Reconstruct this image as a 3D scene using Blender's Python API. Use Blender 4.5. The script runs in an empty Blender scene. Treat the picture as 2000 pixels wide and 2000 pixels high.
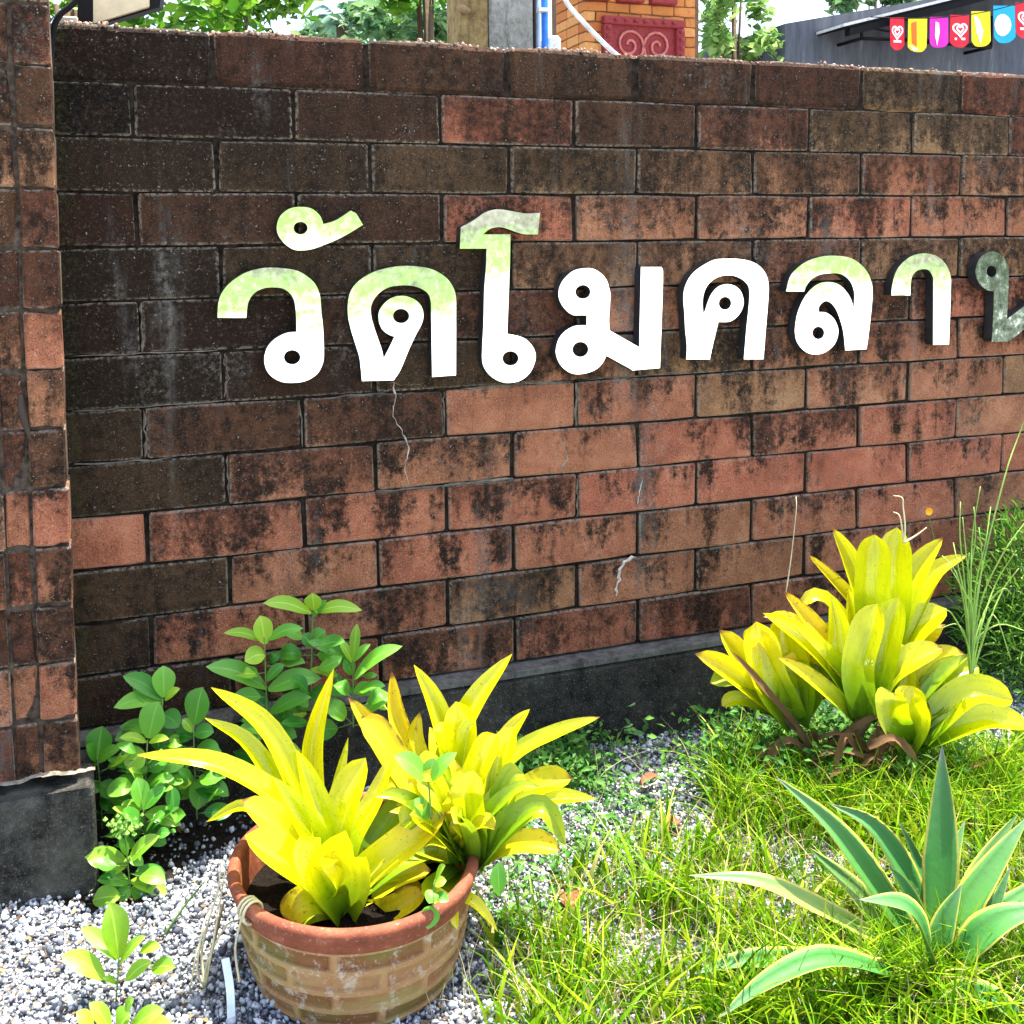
import bpy, bmesh, math, random
import numpy as np
from mathutils import Vector, Matrix
random.seed(7); RNG = np.random.default_rng(7)
SC = bpy.context.scene
COL = SC.collection

# ------------------------------------------------------------------ camera
F_PX = 2035.98; CAM = Vector((0.0606058, -3.0168183, 1.3055659))
YAW, PITCH, ROLL = -0.331572468, 1.49974574, -0.0163995152
PPX, PPY = 1000 - 147.2415, 1000 - 351.9652
ROT = Matrix.Rotation(YAW, 3, 'Z') @ Matrix.Rotation(PITCH, 3, 'X') @ Matrix.Rotation(ROLL, 3, 'Z')
cd = bpy.data.cameras.new('camera'); cam = bpy.data.objects.new('camera', cd); COL.objects.link(cam)
cam.matrix_world = Matrix.Translation(CAM) @ ROT.to_4x4()
cd.sensor_width = 36; cd.lens = 36 * F_PX / 2000
cd.shift_x = 147.2415 / 2000; cd.shift_y = -351.9652 / 2000
cd.clip_start = 0.05; cd.clip_end = 2000
SC.camera = cam
# ------------------------------------------------------------------ sky, sun, exposure
SUN_EL, SUN_AZ = math.radians(74), math.radians(66)     # azimuth from +Y (behind the wall) towards +X
w = bpy.data.worlds.new('World'); SC.world = w; w.use_nodes = True
nt = w.node_tree; bg = nt.nodes['Background']
sky = nt.nodes.new('ShaderNodeTexSky'); sky.sky_type = 'NISHITA'; sky.sun_disc = False
sky.sun_elevation = SUN_EL; sky.sun_rotation = SUN_AZ
sky.air_density = 1.0; sky.dust_density = 3.0; sky.ozone_density = 1.0
nt.links.new(sky.outputs[0], bg.inputs[0]); bg.inputs[1].default_value = 0.15
sd = bpy.data.lights.new('sun', 'SUN'); so = bpy.data.objects.new('sun', sd); COL.objects.link(so)
sd.energy = 4.5; sd.angle = math.radians(0.6); sd.color = (1.0, 0.95, 0.86)
dirv = Vector((math.sin(SUN_AZ) * math.cos(SUN_EL), math.cos(SUN_AZ) * math.cos(SUN_EL), math.sin(SUN_EL)))
so.rotation_euler = (-dirv).to_track_quat('-Z', 'Y').to_euler(); so.location = (0, 0, 12)
vs = SC.view_settings; vs.view_transform = 'Standard'; vs.look = 'None'; vs.gamma = 1; vs.use_curve_mapping = False
vs.exposure = 1.9
SC.cycles.max_bounces = 8

# ------------------------------------------------------------------ pixel <-> place helpers
def ray(px, py):
    return ROT @ Vector(((px - PPX) / F_PX, -(py - PPY) / F_PX, -1.0))
def on_y(px, py, y):
    d = ray(px, py); return CAM + d * ((y - CAM.y) / d.y)
def on_z(px, py, z):
    d = ray(px, py); return CAM + d * ((z - CAM.z) / d.z)
def at_d(px, py, depth):
    return CAM + ray(px, py) * depth
def depth_of(p): return -(ROT.transposed() @ (Vector(p) - CAM)).z
RN = np.array(ROT); CN = np.array(CAM)
def project(X):
    d = (X - CN) @ RN
    return np.stack([PPX + F_PX * d[:, 0] / -d[:, 2], PPY - F_PX * d[:, 1] / -d[:, 2]], 1)
def inside(P, poly):
    x, y = P[:, 0], P[:, 1]; r = np.zeros(len(P), bool); n = len(poly)
    for i in range(n):
        x0, y0 = poly[i]; x1, y1 = poly[(i + 1) % n]
        c = ((y0 > y) != (y1 > y)) & (x < (x1 - x0) * (y - y0) / (y1 - y0 + 1e-9) + x0); r ^= c
    return r
GZ = -0.30

# ------------------------------------------------------------------ object helpers
def mesh_obj(name, verts, faces, mat=None, parent=None, uvs=None, smooth=False):
    me = bpy.data.meshes.new(name); me.from_pydata([tuple(v) for v in verts], [], faces)
    if uvs:
        l = me.uv_layers.new(name='UVMap')
        for lp in me.loops: l.data[lp.index].uv = uvs[lp.vertex_index]
    if smooth: me.polygons.foreach_set('use_smooth', [True] * len(me.polygons))
    return link(name, me, mat, parent)
def link(name, me, mat=None, parent=None):
    o = bpy.data.objects.new(name, me); COL.objects.link(o)
    if mat and not me.materials: me.materials.append(mat)
    if parent: o.parent = parent
    return o
def bm_obj(name, bm, mat, parent=None, smooth=False):
    me = bpy.data.meshes.new(name); bm.to_mesh(me); bm.free()
    if smooth: me.polygons.foreach_set('use_smooth', [True] * len(me.polygons))
    return link(name, me, mat, parent)
def tag(o, label, cat, group=None):
    o['label'] = label; o['category'] = cat
    if group: o['group'] = group
    return o
def thing(name, label, cat, loc=(0, 0, 0), group=None):
    o = bpy.data.objects.new(name, None); COL.objects.link(o); o.location = loc; o.empty_display_size = .1
    return tag(o, label, cat, group)
def local(parent, pts):
    return [Vector(p) - parent.location for p in pts]
def kind(o, k): o['kind'] = k; return o
def np_mesh(name, V, Fq, mat, parent=None, tint=None, smooth=False):
    me = bpy.data.meshes.new(name); n = Fq.shape[1]
    me.vertices.add(len(V)); me.vertices.foreach_set('co', V.astype(np.float32).ravel())
    me.loops.add(Fq.size); me.loops.foreach_set('vertex_index', Fq.astype(np.int32).ravel())
    me.polygons.add(len(Fq)); me.polygons.foreach_set('loop_start', np.arange(0, Fq.size, n, dtype=np.int32))
    if smooth: me.polygons.foreach_set('use_smooth', np.ones(len(Fq), bool))
    me.update(calc_edges=True)
    if tint is not None:
        a = me.attributes.new('tint', 'FLOAT', 'POINT'); a.data.foreach_set('value', tint.astype(np.float32))
    return link(name, me, mat, parent)
def box_bm(sx, sy, sz, bevel=0.0, seg=1, cuts=0, jit=0.0, rnd=random):
    bm = bmesh.new(); bmesh.ops.create_cube(bm, size=1)
    bmesh.ops.scale(bm, vec=(sx, sy, sz), verts=bm.verts)
    if cuts:
        es = [e for e in bm.edges if abs((e.verts[0].co - e.verts[1].co).x) > sx * .5]
        bmesh.ops.subdivide_edges(bm, edges=es, cuts=cuts)
    if bevel:
        es = [e for e in bm.edges if e.calc_face_angle(0) > .5]
        bmesh.ops.bevel(bm, geom=es, offset=bevel, segments=seg, affect='EDGES', profile=.6)
    if jit:
        for v in bm.verts: v.co += Vector((rnd.uniform(-jit, jit), rnd.uniform(-jit, jit) * .6, rnd.uniform(-jit, jit)))
    return bm
def box(name, lo, hi, mat, parent=None, bevel=0.0, jit=0.0):
    lo, hi = Vector(lo), Vector(hi); c = (lo + hi) / 2; s = hi - lo
    bm = box_bm(s.x, s.y, s.z, bevel, jit=jit)
    if parent: c = c - parent.location
    bmesh.ops.translate(bm, vec=c, verts=bm.verts)
    return bm_obj(name, bm, mat, parent)
def catmull(pts, n=6, closed=False):
    pts = [Vector(p) for p in pts]; out = []
    N = len(pts); rng = range(N if closed else N - 1)
    for i in rng:
        p1, p2 = pts[i], pts[(i + 1) % N]
        p0 = pts[(i - 1) % N] if (closed or i > 0) else p1 * 2 - p2
        p3 = pts[(i + 2) % N] if (closed or i + 2 < N) else p2 * 2 - p1
        for k in range(n):
            t = k / n
            out.append(.5 * ((2 * p1) + (p2 - p0) * t + (2 * p0 - 5 * p1 + 4 * p2 - p3) * t * t + (3 * p1 - p0 - 3 * p2 + p3) * t ** 3))
    if not closed: out.append(pts[-1])
    return out
def tube_data(pts, radii, ns=6):
    V, Fc = [], []; n = len(pts); nrm = None
    for i, p in enumerate(pts):
        t = (pts[min(i + 1, n - 1)] - pts[max(i - 1, 0)]).normalized()
        ref = nrm if nrm is not None else (Vector((0, 0, 1)) if abs(t.z) < .9 else Vector((1, 0, 0)))
        a = (ref - t * ref.dot(t)).normalized(); nrm = a; b = t.cross(a)
        r = radii[i] if hasattr(radii, '__len__') else radii
        for k in range(ns):
            an = 2 * math.pi * k / ns; V.append(p + a * (r * math.cos(an)) + b * (r * math.sin(an)))
    for i in range(n - 1):
        for k in range(ns):
            k2 = (k + 1) % ns; Fc.append((i * ns + k, i * ns + k2, (i + 1) * ns + k2, (i + 1) * ns + k))
    Fc.append(tuple(range(ns - 1, -1, -1))); Fc.append(tuple(range((n - 1) * ns, n * ns)))
    return V, Fc
def tube(name, pts, radii, mat, parent=None, ns=6, sm=True):
    if parent: pts = local(parent, pts)
    V, Fc = tube_data([Vector(p) for p in pts], radii, ns)
    return mesh_obj(name, V, Fc, mat, parent, smooth=sm)
def lathe(name, prof, n, mat, parent=None, disp=None, smooth=True):
    V, Fc = [], []; m = len(prof)
    for (r, z) in prof:
        for k in range(n):
            a = 2 * math.pi * k / n; rr = r + (disp(a, z) if disp else 0)
            V.append((rr * math.cos(a), rr * math.sin(a), z))
    for i in range(m - 1):
        for k in range(n):
            k2 = (k + 1) % n; Fc.append((i * n + k, i * n + k2, (i + 1) * n + k2, (i + 1) * n + k))
    return mesh_obj(name, V, Fc, mat, parent, smooth=smooth)

# ------------------------------------------------------------------ material helpers
class NT:
    def __init__(s, name):
        s.m = bpy.data.materials.new(name); s.m.use_nodes = True; s.t = s.m.node_tree
        s.p = s.t.nodes['Principled BSDF']; s.out = s.t.nodes['Material Output']
    def n(s, typ, **kw):
        nd = s.t.nodes.new('ShaderNode' + typ)
        for k, v in kw.items():
            if k.startswith('i_'): nd.inputs[k[2:].replace('_', ' ')].default_value = v
            else: setattr(nd, k, v)
        return nd
    def l(s, a, b): s.t.links.new(a, b)
    def noise(s, vec, scale, detail=4, rough=.55, w=None):
        nd = s.n('TexNoise'); nd.inputs['Scale'].default_value = scale; nd.inputs['Detail'].default_value = detail
        nd.inputs['Roughness'].default_value = rough
        if w is not None: nd.noise_dimensions = '4D'; s.l(w, nd.inputs['W'])
        if vec is not None: s.l(vec, nd.inputs['Vector'])
        return nd.outputs['Fac']
    def math(s, op, a, b=0.0, c=None):
        nd = s.n('Math', operation=op)
        for i, v in enumerate((a, b, c)):
            if v is None: continue
            if hasattr(v, 'node'): s.l(v, nd.inputs[i])
            else: nd.inputs[i].default_value = v
        return nd.outputs[0]
    def ramp(s, fac, stops):
        nd = s.n('ValToRGB'); cr = nd.color_ramp
        while len(cr.elements) < len(stops): cr.elements.new(.5)
        for e, (p, c) in zip(cr.elements, stops):
            e.position = p; e.color = c if len(c) == 4 else (*c, 1)
        s.l(fac, nd.inputs[0]); return nd.outputs[0]
    def sstep(s, fac, a, b):
        nd = s.n('MapRange', interpolation_type='SMOOTHSTEP'); s.l(fac, nd.inputs[0])
        nd.inputs[1].default_value = a; nd.inputs[2].default_value = b; return nd.outputs[0]
    def mix(s, fac, a, b, mode='MIX'):
        nd = s.n('Mix', data_type='RGBA', blend_type=mode)
        for i, v in ((0, fac), (6, a), (7, b)):
            if hasattr(v, 'node'): s.l(v, nd.inputs[i])
            else: nd.inputs[i].default_value = v if not isinstance(v, tuple) or len(v) == 4 else (*v, 1)
        return nd.outputs[2]
    def bump(s, h, strength=.5, dist=.01):
        b = s.n('Bump'); b.inputs['Strength'].default_value = strength; b.inputs['Distance'].default_value = dist
        s.l(h, b.inputs['Height']); s.l(b.outputs[0], s.p.inputs['Normal'])
    def done(s, col=None, rough=.8, spec=.3, metal=0):
        if col is not None:
            if hasattr(col, 'node'): s.l(col, s.p.inputs['Base Color'])
            else: s.p.inputs['Base Color'].default_value = (*col, 1)
        if hasattr(rough, 'node'): s.l(rough, s.p.inputs['Roughness'])
        else: s.p.inputs['Roughness'].default_value = rough
        s.p.inputs['Specular IOR Level'].default_value = spec; s.p.inputs['Metallic'].default_value = metal
        return s.m
    def translucent(s, col, amount):
        tr = s.n('BsdfTranslucent'); mx = s.n('MixShader'); mx.inputs[0].default_value = amount
        if hasattr(col, 'node'): s.l(col, tr.inputs[0])
        else: tr.inputs[0].default_value = (*col, 1)
        s.l(s.p.outputs[0], mx.inputs[1]); s.l(tr.outputs[0], mx.inputs[2]); s.l(mx.outputs[0], s.out.inputs[0])
def simple(name, c, rough=.7, spec=.3, metal=0, var=.25, scale=20, bump=0):
    s = NT(name); g = s.n('NewGeometry').outputs['Position']; f = s.noise(g, scale)
    col = s.ramp(f, [(.3, tuple(x * (1 - var) for x in c)), (.7, tuple(min(1, x * (1 + var)) for x in c))])
    if bump: s.bump(f, bump)
    return s.done(col, rough, spec, metal)

def brick_material(name, bright=1.0, dirt_bias=0.0):
    s = NT(name)
    oi = s.n('ObjectInfo'); rnd = oi.outputs['Random']
    tc = s.n('TexCoord'); pos = s.n('NewGeometry').outputs['Position']
    tone = s.n('Attribute', attribute_type='OBJECT', attribute_name='tone').outputs['Fac']
    hue = s.n('Attribute', attribute_type='OBJECT', attribute_name='hue').outputs['Fac']
    w = s.math('MULTIPLY', rnd, 40)
    n1 = s.noise(tc.outputs['Object'], 9, 3, .6, w)          # blotches inside one brick
    n2 = s.noise(pos, 260, 2, .7)                            # grit
    n3 = s.noise(pos, 75, 3, .7)
    mp = s.n('Mapping'); s.l(pos, mp.inputs[0]); mp.inputs['Scale'].default_value = (9, 9, 2.2)
    n4 = s.noise(mp.outputs[0], 1, 5, .65)                   # run-down stains
    n5 = s.noise(pos, 2.6, 5, .7)
    red = s.ramp(n1, [(.25, (.19, .056, .033)), (.5, (.38, .120, .066)), (.75, (.52, .21, .125))])
    tan = s.ramp(n1, [(.25, (.13, .075, .035)), (.55, (.26, .150, .070)), (.8, (.40, .25, .125))])
    c = s.mix(hue, red, tan)
    # black algae: more where tone is low
    n6 = s.noise(pos, 34, 4, .75)
    d = s.math('ADD', s.math('MULTIPLY', n1, .62), s.math('MULTIPLY', n4, 1.58))
    d = s.math('ADD', d, s.math('MULTIPLY', n5, .75))
    d = s.math('ADD', d, s.math('MULTIPLY', n6, .75))
    d = s.math('SUBTRACT', d, .03)
    sz_ = s.n('SeparateXYZ'); s.l(tc.outputs['Generated'], sz_.inputs[0])
    d = s.math('ADD', d, s.math('MULTIPLY', s.math('SUBTRACT', sz_.outputs[2], .5), .34))
    d = s.math('SUBTRACT', s.math('ADD', d, .12), s.math('MULTIPLY', tone, 1.38))
    dm = s.sstep(d, .95 - dirt_bias, 1.36 - dirt_bias)
    mo = s.math('ADD', s.math('MULTIPLY', n1, .25), s.math('ADD', s.math('MULTIPLY', n6, .35), s.math('ADD', s.math('MULTIPLY', n4, .25), s.math('MULTIPLY', n3, .15))))
    fl = s.math('MAXIMUM', s.math('SUBTRACT', .98, s.math('MULTIPLY', tone, 1.05)), .30); ms_ = s.sstep(mo, .42, .57)
    dm = s.math('MULTIPLY', dm, s.math('ADD', fl, s.math('MULTIPLY', ms_, s.math('SUBTRACT', 1.0, fl))))
    alg = s.ramp(n3, [(.3, (.004, .0035, .003)), (.55, (.009, .0075, .006)), (.75, (.045, .035, .026))])
    c = s.mix(s.math('MULTIPLY', dm, .97), c, alg)
    # grey lichen film
    gm = s.math('MULTIPLY', s.sstep(n5, .55, .72), s.sstep(n3, .42, .62))
    c = s.mix(s.math('MULTIPLY', gm, .45), c, (.20, .19, .165))
    mp3 = s.n('Mapping'); s.l(pos, mp3.inputs[0]); mp3.inputs['Scale'].default_value = (3.4, 3.4, .55); mp3.inputs['Location'].default_value = (2.3, 0, 1.1)
    wash = s.math('MULTIPLY', s.sstep(s.noise(mp3.outputs[0], 1, 5, .68), .56, .70), s.sstep(n6, .36, .60))
    c = s.mix(s.math('MULTIPLY', wash, .62), c, (.19, .185, .165))
    # grit: dark and light grains
    c = s.mix(s.math('MULTIPLY', s.sstep(n2, .60, .70), s.math('SUBTRACT', .75, s.math('MULTIPLY', dm, .62))), c, (.42, .32, .25))
    n7 = s.noise(pos, 150, 2, .6); c = s.mix(s.math('MULTIPLY', s.math('MULTIPLY', s.sstep(n7, .64, .70), s.sstep(n6, .48, .64)), .65), c, (.46, .38, .31))
    c = s.mix(s.math('MULTIPLY', s.sstep(n2, .45, .33), .75), c, (.02, .014, .011))
    # worn pale arrises
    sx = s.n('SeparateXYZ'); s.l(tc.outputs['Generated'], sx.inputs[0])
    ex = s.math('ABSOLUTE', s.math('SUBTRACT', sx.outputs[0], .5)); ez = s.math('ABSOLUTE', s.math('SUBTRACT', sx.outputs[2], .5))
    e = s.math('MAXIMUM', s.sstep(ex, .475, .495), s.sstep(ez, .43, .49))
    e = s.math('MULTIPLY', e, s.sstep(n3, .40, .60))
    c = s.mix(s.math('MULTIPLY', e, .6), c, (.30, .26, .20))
    sp_ = s.n('SeparateXYZ'); s.l(pos, sp_.inputs[0])
    ms = s.math('MULTIPLY', s.sstep(s.math('ADD', sp_.outputs[0], s.math('MULTIPLY', s.noise(pos, 18, 4, .7), .12)), .14, .07), s.sstep(n3, .45, .6)); ms = s.math('MULTIPLY', ms, s.sstep(sp_.outputs[0], .021, .03))
    c = s.mix(s.math('MULTIPLY', ms, .6), c, (.030, .042, .010))
    if bright != 1: c = s.mix(1.0, c, (bright, bright, bright), 'MULTIPLY')
    h = s.math('ADD', s.math('MULTIPLY', n2, .5), n3); s.bump(h, .7, .007)
    return s.done(c, .95, .08)
def concrete_material(name, a, b, moss=.5):
    s = NT(name); pos = s.n('NewGeometry').outputs['Position']
    n = s.noise(pos, 5, 8, .75); f = s.noise(pos, 170, 3, .75); g = s.noise(pos, 30, 5, .75)
    mp = s.n('Mapping'); s.l(pos, mp.inputs[0]); mp.inputs['Scale'].default_value = (14, 14, 2); v = s.noise(mp.outputs[0], 1, 5, .7)
    c = s.ramp(s.math('ADD', s.math('MULTIPLY', n, .6), s.math('MULTIPLY', g, .4)), [(.38, a), (.62, b)])
    c = s.mix(s.math('MULTIPLY', s.sstep(v, .52, .68), .6), c, tuple(x * .35 for x in a))
    c = s.mix(s.math('MULTIPLY', s.sstep(f, .57, .68), .75), c, (.20, .185, .16))
    c = s.mix(s.math('MULTIPLY', s.math('MULTIPLY', s.sstep(g, .55, .66), s.sstep(n, .5, .6)), moss), c, (.15, .145, .12))
    s.bump(s.math('ADD', f, g), .9, .008); return s.done(c, .92, .2)
def leaf_material(name, stops, rough=.35, spec=.45, trans=.3, spots=0.0, tip=None, margin=None, vein=0.0, trcol=None, vary=.18, streak=0.0, streakc=(.20, .34, .012)):
    """stops run along the leaf (UV.y); margin colours the edges (UV.x)."""
    s = NT(name); uv = s.n('UVMap').outputs[0]; sx = s.n('SeparateXYZ'); s.l(uv, sx.inputs[0])
    pos = s.n('NewGeometry').outputs['Position']; rnd = s.n('ObjectInfo').outputs['Random']
    n = s.noise(pos, 28, 4); v = s.math('ADD', sx.outputs[1], s.math('MULTIPLY', s.math('SUBTRACT', n, .5), .22))
    c = s.ramp(v, stops)
    hs = s.n('HueSaturation'); s.l(c, hs.inputs['Color'])
    s.l(s.math('ADD', s.math('MULTIPLY', rnd, vary * 2), 1 - vary), hs.inputs['Value'])
    s.l(s.math('ADD', s.math('MULTIPLY', rnd, -.03), .515), hs.inputs['Hue']); c = hs.outputs[0]
    ed = s.math('ABSOLUTE', s.math('SUBTRACT', sx.outputs[0], .5))
    if streak:
        mpp = s.n('Mapping'); s.l(uv, mpp.inputs[0]); mpp.inputs['Scale'].default_value = (9, 1.6, 1)
        st_ = s.noise(mpp.outputs[0], 1.0, 3, .6, s.math('MULTIPLY', rnd, 30)); c = s.mix(s.math('MULTIPLY', s.sstep(st_, .46, .68), streak), c, streakc)
        bl_ = s.noise(pos, 34, 4, .65); c = s.mix(s.math('MULTIPLY', s.sstep(bl_, .54, .70), streak * .7), c, streakc)
        sp_ = s.noise(pos, 150, 2, .6); c = s.mix(s.math('MULTIPLY', s.sstep(sp_, .67, .72), .7), c, (.20, .09, .02))
    if vein:
        c = s.mix(s.math('MULTIPLY', s.sstep(ed, .05, .015), vein), c, tuple(min(1, x * 1.9) for x in stops[-1][1]))
    if margin:
        c = s.mix(s.sstep(ed, .40, .455), c, margin)
        st = s.n('TexWave', wave_type='BANDS', bands_direction='X'); s.l(uv, st.inputs[0]); st.inputs['Scale'].default_value = 7; st.inputs['Distortion'].default_value = 2
        c = s.mix(s.math('MULTIPLY', st.outputs['Fac'], .25), c, (.10, .30, .06))
    if spots:
        q = s.noise(pos, 55, 4, .7); c = s.mix(s.math('MULTIPLY', s.sstep(q, .58, .68), spots), c, (.16, .055, .015))
        q2 = s.math('MULTIPLY', s.sstep(ed, .36, .5), s.sstep(s.noise(pos, 22, 3), .5, .62)); c = s.mix(s.math('MULTIPLY', q2, spots), c, (.12, .045, .015))
    if tip:
        c = s.mix(s.sstep(s.math('ADD', sx.outputs[1], s.math('MULTIPLY', s.math('SUBTRACT', n, .5), .12)), .93, .985), c, tip)
    s.bump(s.noise(pos, 60, 4), .22, .005); s.done(c, rough, spec)
    if trans: s.translucent(c if trcol is None else trcol, trans)
    return s.m

# ------------------------------------------------------------------ materials
M = {}
M['brick'] = brick_material('wall_brick')
M['pier'] = brick_material('pier_brick', 1.05, -.05)
M['mortar'] = simple('joint_mortar', (.020, .015, .011), .95, .05, var=.7, scale=50, bump=.5)
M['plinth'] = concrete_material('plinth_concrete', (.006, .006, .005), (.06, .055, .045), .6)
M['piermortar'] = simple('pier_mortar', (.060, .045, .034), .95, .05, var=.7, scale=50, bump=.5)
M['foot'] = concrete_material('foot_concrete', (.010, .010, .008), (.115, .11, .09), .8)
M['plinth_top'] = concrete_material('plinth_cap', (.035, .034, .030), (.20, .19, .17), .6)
M['filler'] = simple('crack_filler', (.50, .45, .38), .9, .1)
M['black'] = simple('black_plastic', (.008, .008, .009), .75, .12)
M['soil'] = simple('potting_soil', (.010, .007, .005), .95, .1, var=.6, scale=120, bump=1)
M['stem'] = simple('green_stem', (.12, .22, .05), .6)
M['drystem'] = simple('dry_stem', (.30, .20, .10), .8)
M['straw'] = simple('straw', (.62, .55, .33), .7)
M['twig'] = simple('dark_twig', (.05, .035, .025), .9)
M['white'] = simple('white_plastic', (.80, .81, .80), .4)
M['blue'] = simple('blue_pipe', (.03, .16, .55), .35)
M['bark'] = simple('tree_bark', (.12, .08, .05), .9, bump=.6)
# polished steel with a faint film of dust
s = NT('polished_steel'); pos = s.n('NewGeometry').outputs['Position']
nn = s.noise(pos, 4, 3); fine = s.noise(pos, 60, 4)
s.bump(nn, .10, .02)
mpl = s.n('Mapping'); s.l(pos, mpl.inputs[0]); mpl.inputs['Scale'].default_value = (26, 26, 3); dr = s.noise(mpl.outputs[0], 1, 5, .7)
M['steel'] = s.done(s.mix(s.math('MULTIPLY', s.sstep(dr, .58, .72), .35), s.ramp(fine, [(.3, (.80, .83, .78)), (.7, (.92, .93, .90))]), (.50, .47, .36)), s.ramp(fine, [(.3, (.05, .05, .05)), (.75, (.13, .13, .13))]), .5, 1.0)
s = NT('steel_dark_reflection'); pos = s.n('NewGeometry').outputs['Position']; nn = s.noise(pos, 35, 5, .7)
M['steel_dark_refl'] = s.done(s.ramp(nn, [(.35, (.035, .055, .03)), (.55, (.11, .14, .115)), (.72, (.42, .48, .45))]), s.ramp(nn, [(.3, (.3, .3, .3)), (.7, (.12, .12, .12))]), .5, 1.0)  # dark reflection of the last letter painted into the base colour
M['return'] = simple('letter_return', (.05, .052, .055), .5, .4, .6)

# ------------------------------------------------------------------ ground, road, lawn
s = NT('ground_soil'); pos = s.n('NewGeometry').outputs['Position']
n = s.noise(pos, 14, 6, .7); f = s.noise(pos, 140, 3)
gcol = s.mix(s.sstep(f, .4, .62), s.ramp(n, [(.3, (.05, .045, .04)), (.7, (.16, .15, .14))]), (.30, .31, .33)); s.bump(f, .8, .01)
M['ground'] = s.done(gcol, .95, .1)
bm = bmesh.new(); bmesh.ops.create_grid(bm, x_segments=2, y_segments=2, size=600)
g = kind(bm_obj('ground', bm, M['ground']), 'structure'); g.location.z = GZ - .012
s = NT('pale_concrete'); pos = s.n('NewGeometry').outputs['Position']; n = s.noise(pos, 1.3, 6, .7)
M['road'] = s.done(s.ramp(n, [(.3, (.46, .45, .43)), (.7, (.58, .57, .55))]), .9, .2)
box('road', (-60, -33.0, GZ - .3), (60, -4.2, GZ + .004), M['road'])['kind'] = 'structure'
box('kerb', (-60, -4.2, GZ - .3), (60, -4.04, GZ + .10), M['road'], bevel=.015)['kind'] = 'structure'
s = NT('mown_lawn'); pos = s.n('NewGeometry').outputs['Position']; n = s.noise(pos, .8, 6, .75)
M['lawn'] = s.done(s.ramp(n, [(.3, (.075, .165, .022)), (.7, (.13, .22, .045))]), .9, .1)
box('lawn', (-400, -590, GZ - .3), (400, -33.0, GZ + .03), M['lawn'])['kind'] = 'structure'

# ------------------------------------------------------------------ the brick wall
wall = thing('brick_wall', 'dark weathered brick wall carrying the row of steel letters', 'wall', (2.0, 0.08, GZ))
CH, BL = .15, .45; GAPV, GAPH = .0125, .0072; THK = .14
def brick_meshes(L, H, D, n, tagname, bev=.005, jit=.0017):
    out = []
    for i in range(n):
        rr = random.Random(i * 13 + int(L * 1000))
        bm = box_bm(L, D, H, bev, 1, 3, jit, rr)
        for _ in range(rr.choice((1, 2, 2, 3))):
            cx, cz = rr.choice((-1, 1)) * L / 2, rr.choice((-1, 1)) * H / 2
            if rr.random() < .5: cx *= rr.random()
            r_ = rr.uniform(.012, .035); k_ = rr.uniform(.15, .32)
            for v in bm.verts:
                dd_ = math.hypot(v.co.x - cx, v.co.z - cz)
                if v.co.y < 0 and dd_ < r_ + .01: v.co.y += .006 * rr.random(); v.co.z -= math.copysign(r_ * k_ * .5, cz); v.co.x -= math.copysign(r_ * k_ * .35, cx)
        me = bpy.data.meshes.new(tagname); bm.to_mesh(me); bm.free()
        out.append(me)
    return out
FULL = brick_meshes(BL - GAPV, CH - GAPH, THK, 7, 'brick'); HALF = brick_meshes(BL / 2 - GAPV, CH - GAPH, THK, 4, 'brick')
TOPM = brick_meshes(BL - GAPV, CH + .004, THK, 6, 'brick', .016, .0045)
for me in FULL + HALF + TOPM: me.materials.append(M['brick'])
TONE = [  # rows from the top, read off the photograph; even rows start with a half brick
 [.08, .22, .15, .12, .18, .12, .28, .2, .2], [.0, .05, .10, .26, .15, .22, .30, .30, .3, .3],
 [.10, .15, .24, .26, .32, .32, .36, .36, .3], [.12, .16, .18, .34, .46, .46, .44, .44, .4, .4],
 [.14, .20, .28, .36, .38, .36, .38, .36, .4], [.05, .06, .20, .26, .46, .30, .26, .40, .4, .4],
 [.08, .14, .22, .32, .34, .34, .40, .42, .4], [.16, .26, .32, .62, .44, .52, .46, .50, .6, .5],
 [.18, .42, .62, .68, .62, .46, .62, .74, .6], [.80, .46, .52, .50, .64, .60, .68, .70, .7, .7],
 [.26, .56, .60, .58, .62, .60, .66, .70, .7], [.18, .52, .46, .52, .62, .60, .66, .66, .7, .7],
 [.10, .40, .42, .50, .40, .55, .60, .60, .6]]
HUE = {(0, 6): 1, (1, 6): 1, (1, 7): 1, (2, 1): .8, (2, 2): 1, (2, 3): 1, (2, 4): .8, (4, 0): .8, (4, 3): .8, (4, 4): .7, (6, 0): .9, (6, 4): .9, (6, 2): .8,
       (7, 5): .8, (7, 0): .8, (8, 0): .9, (7, 6): .5, (11, 3): .7, (10, 0): .7, (11, 0): .7, (6, 5): .5, (7, 8): .9}
def place_brick(mesh, loc, tone, hue, parent, jit=.002):
    o = bpy.data.objects.new('brick', mesh); COL.objects.link(o); o.parent = parent
    o.location = Vector(loc) - parent.location + Vector((random.uniform(-jit, jit), random.uniform(-jit, jit) * 1.6, random.uniform(-jit, jit) * .6))
    o.rotation_euler = (random.uniform(-.006, .006), random.uniform(-.004, .004), random.uniform(-.005, .005))
    o['tone'] = float(tone); o['hue'] = float(hue); return o
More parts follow.
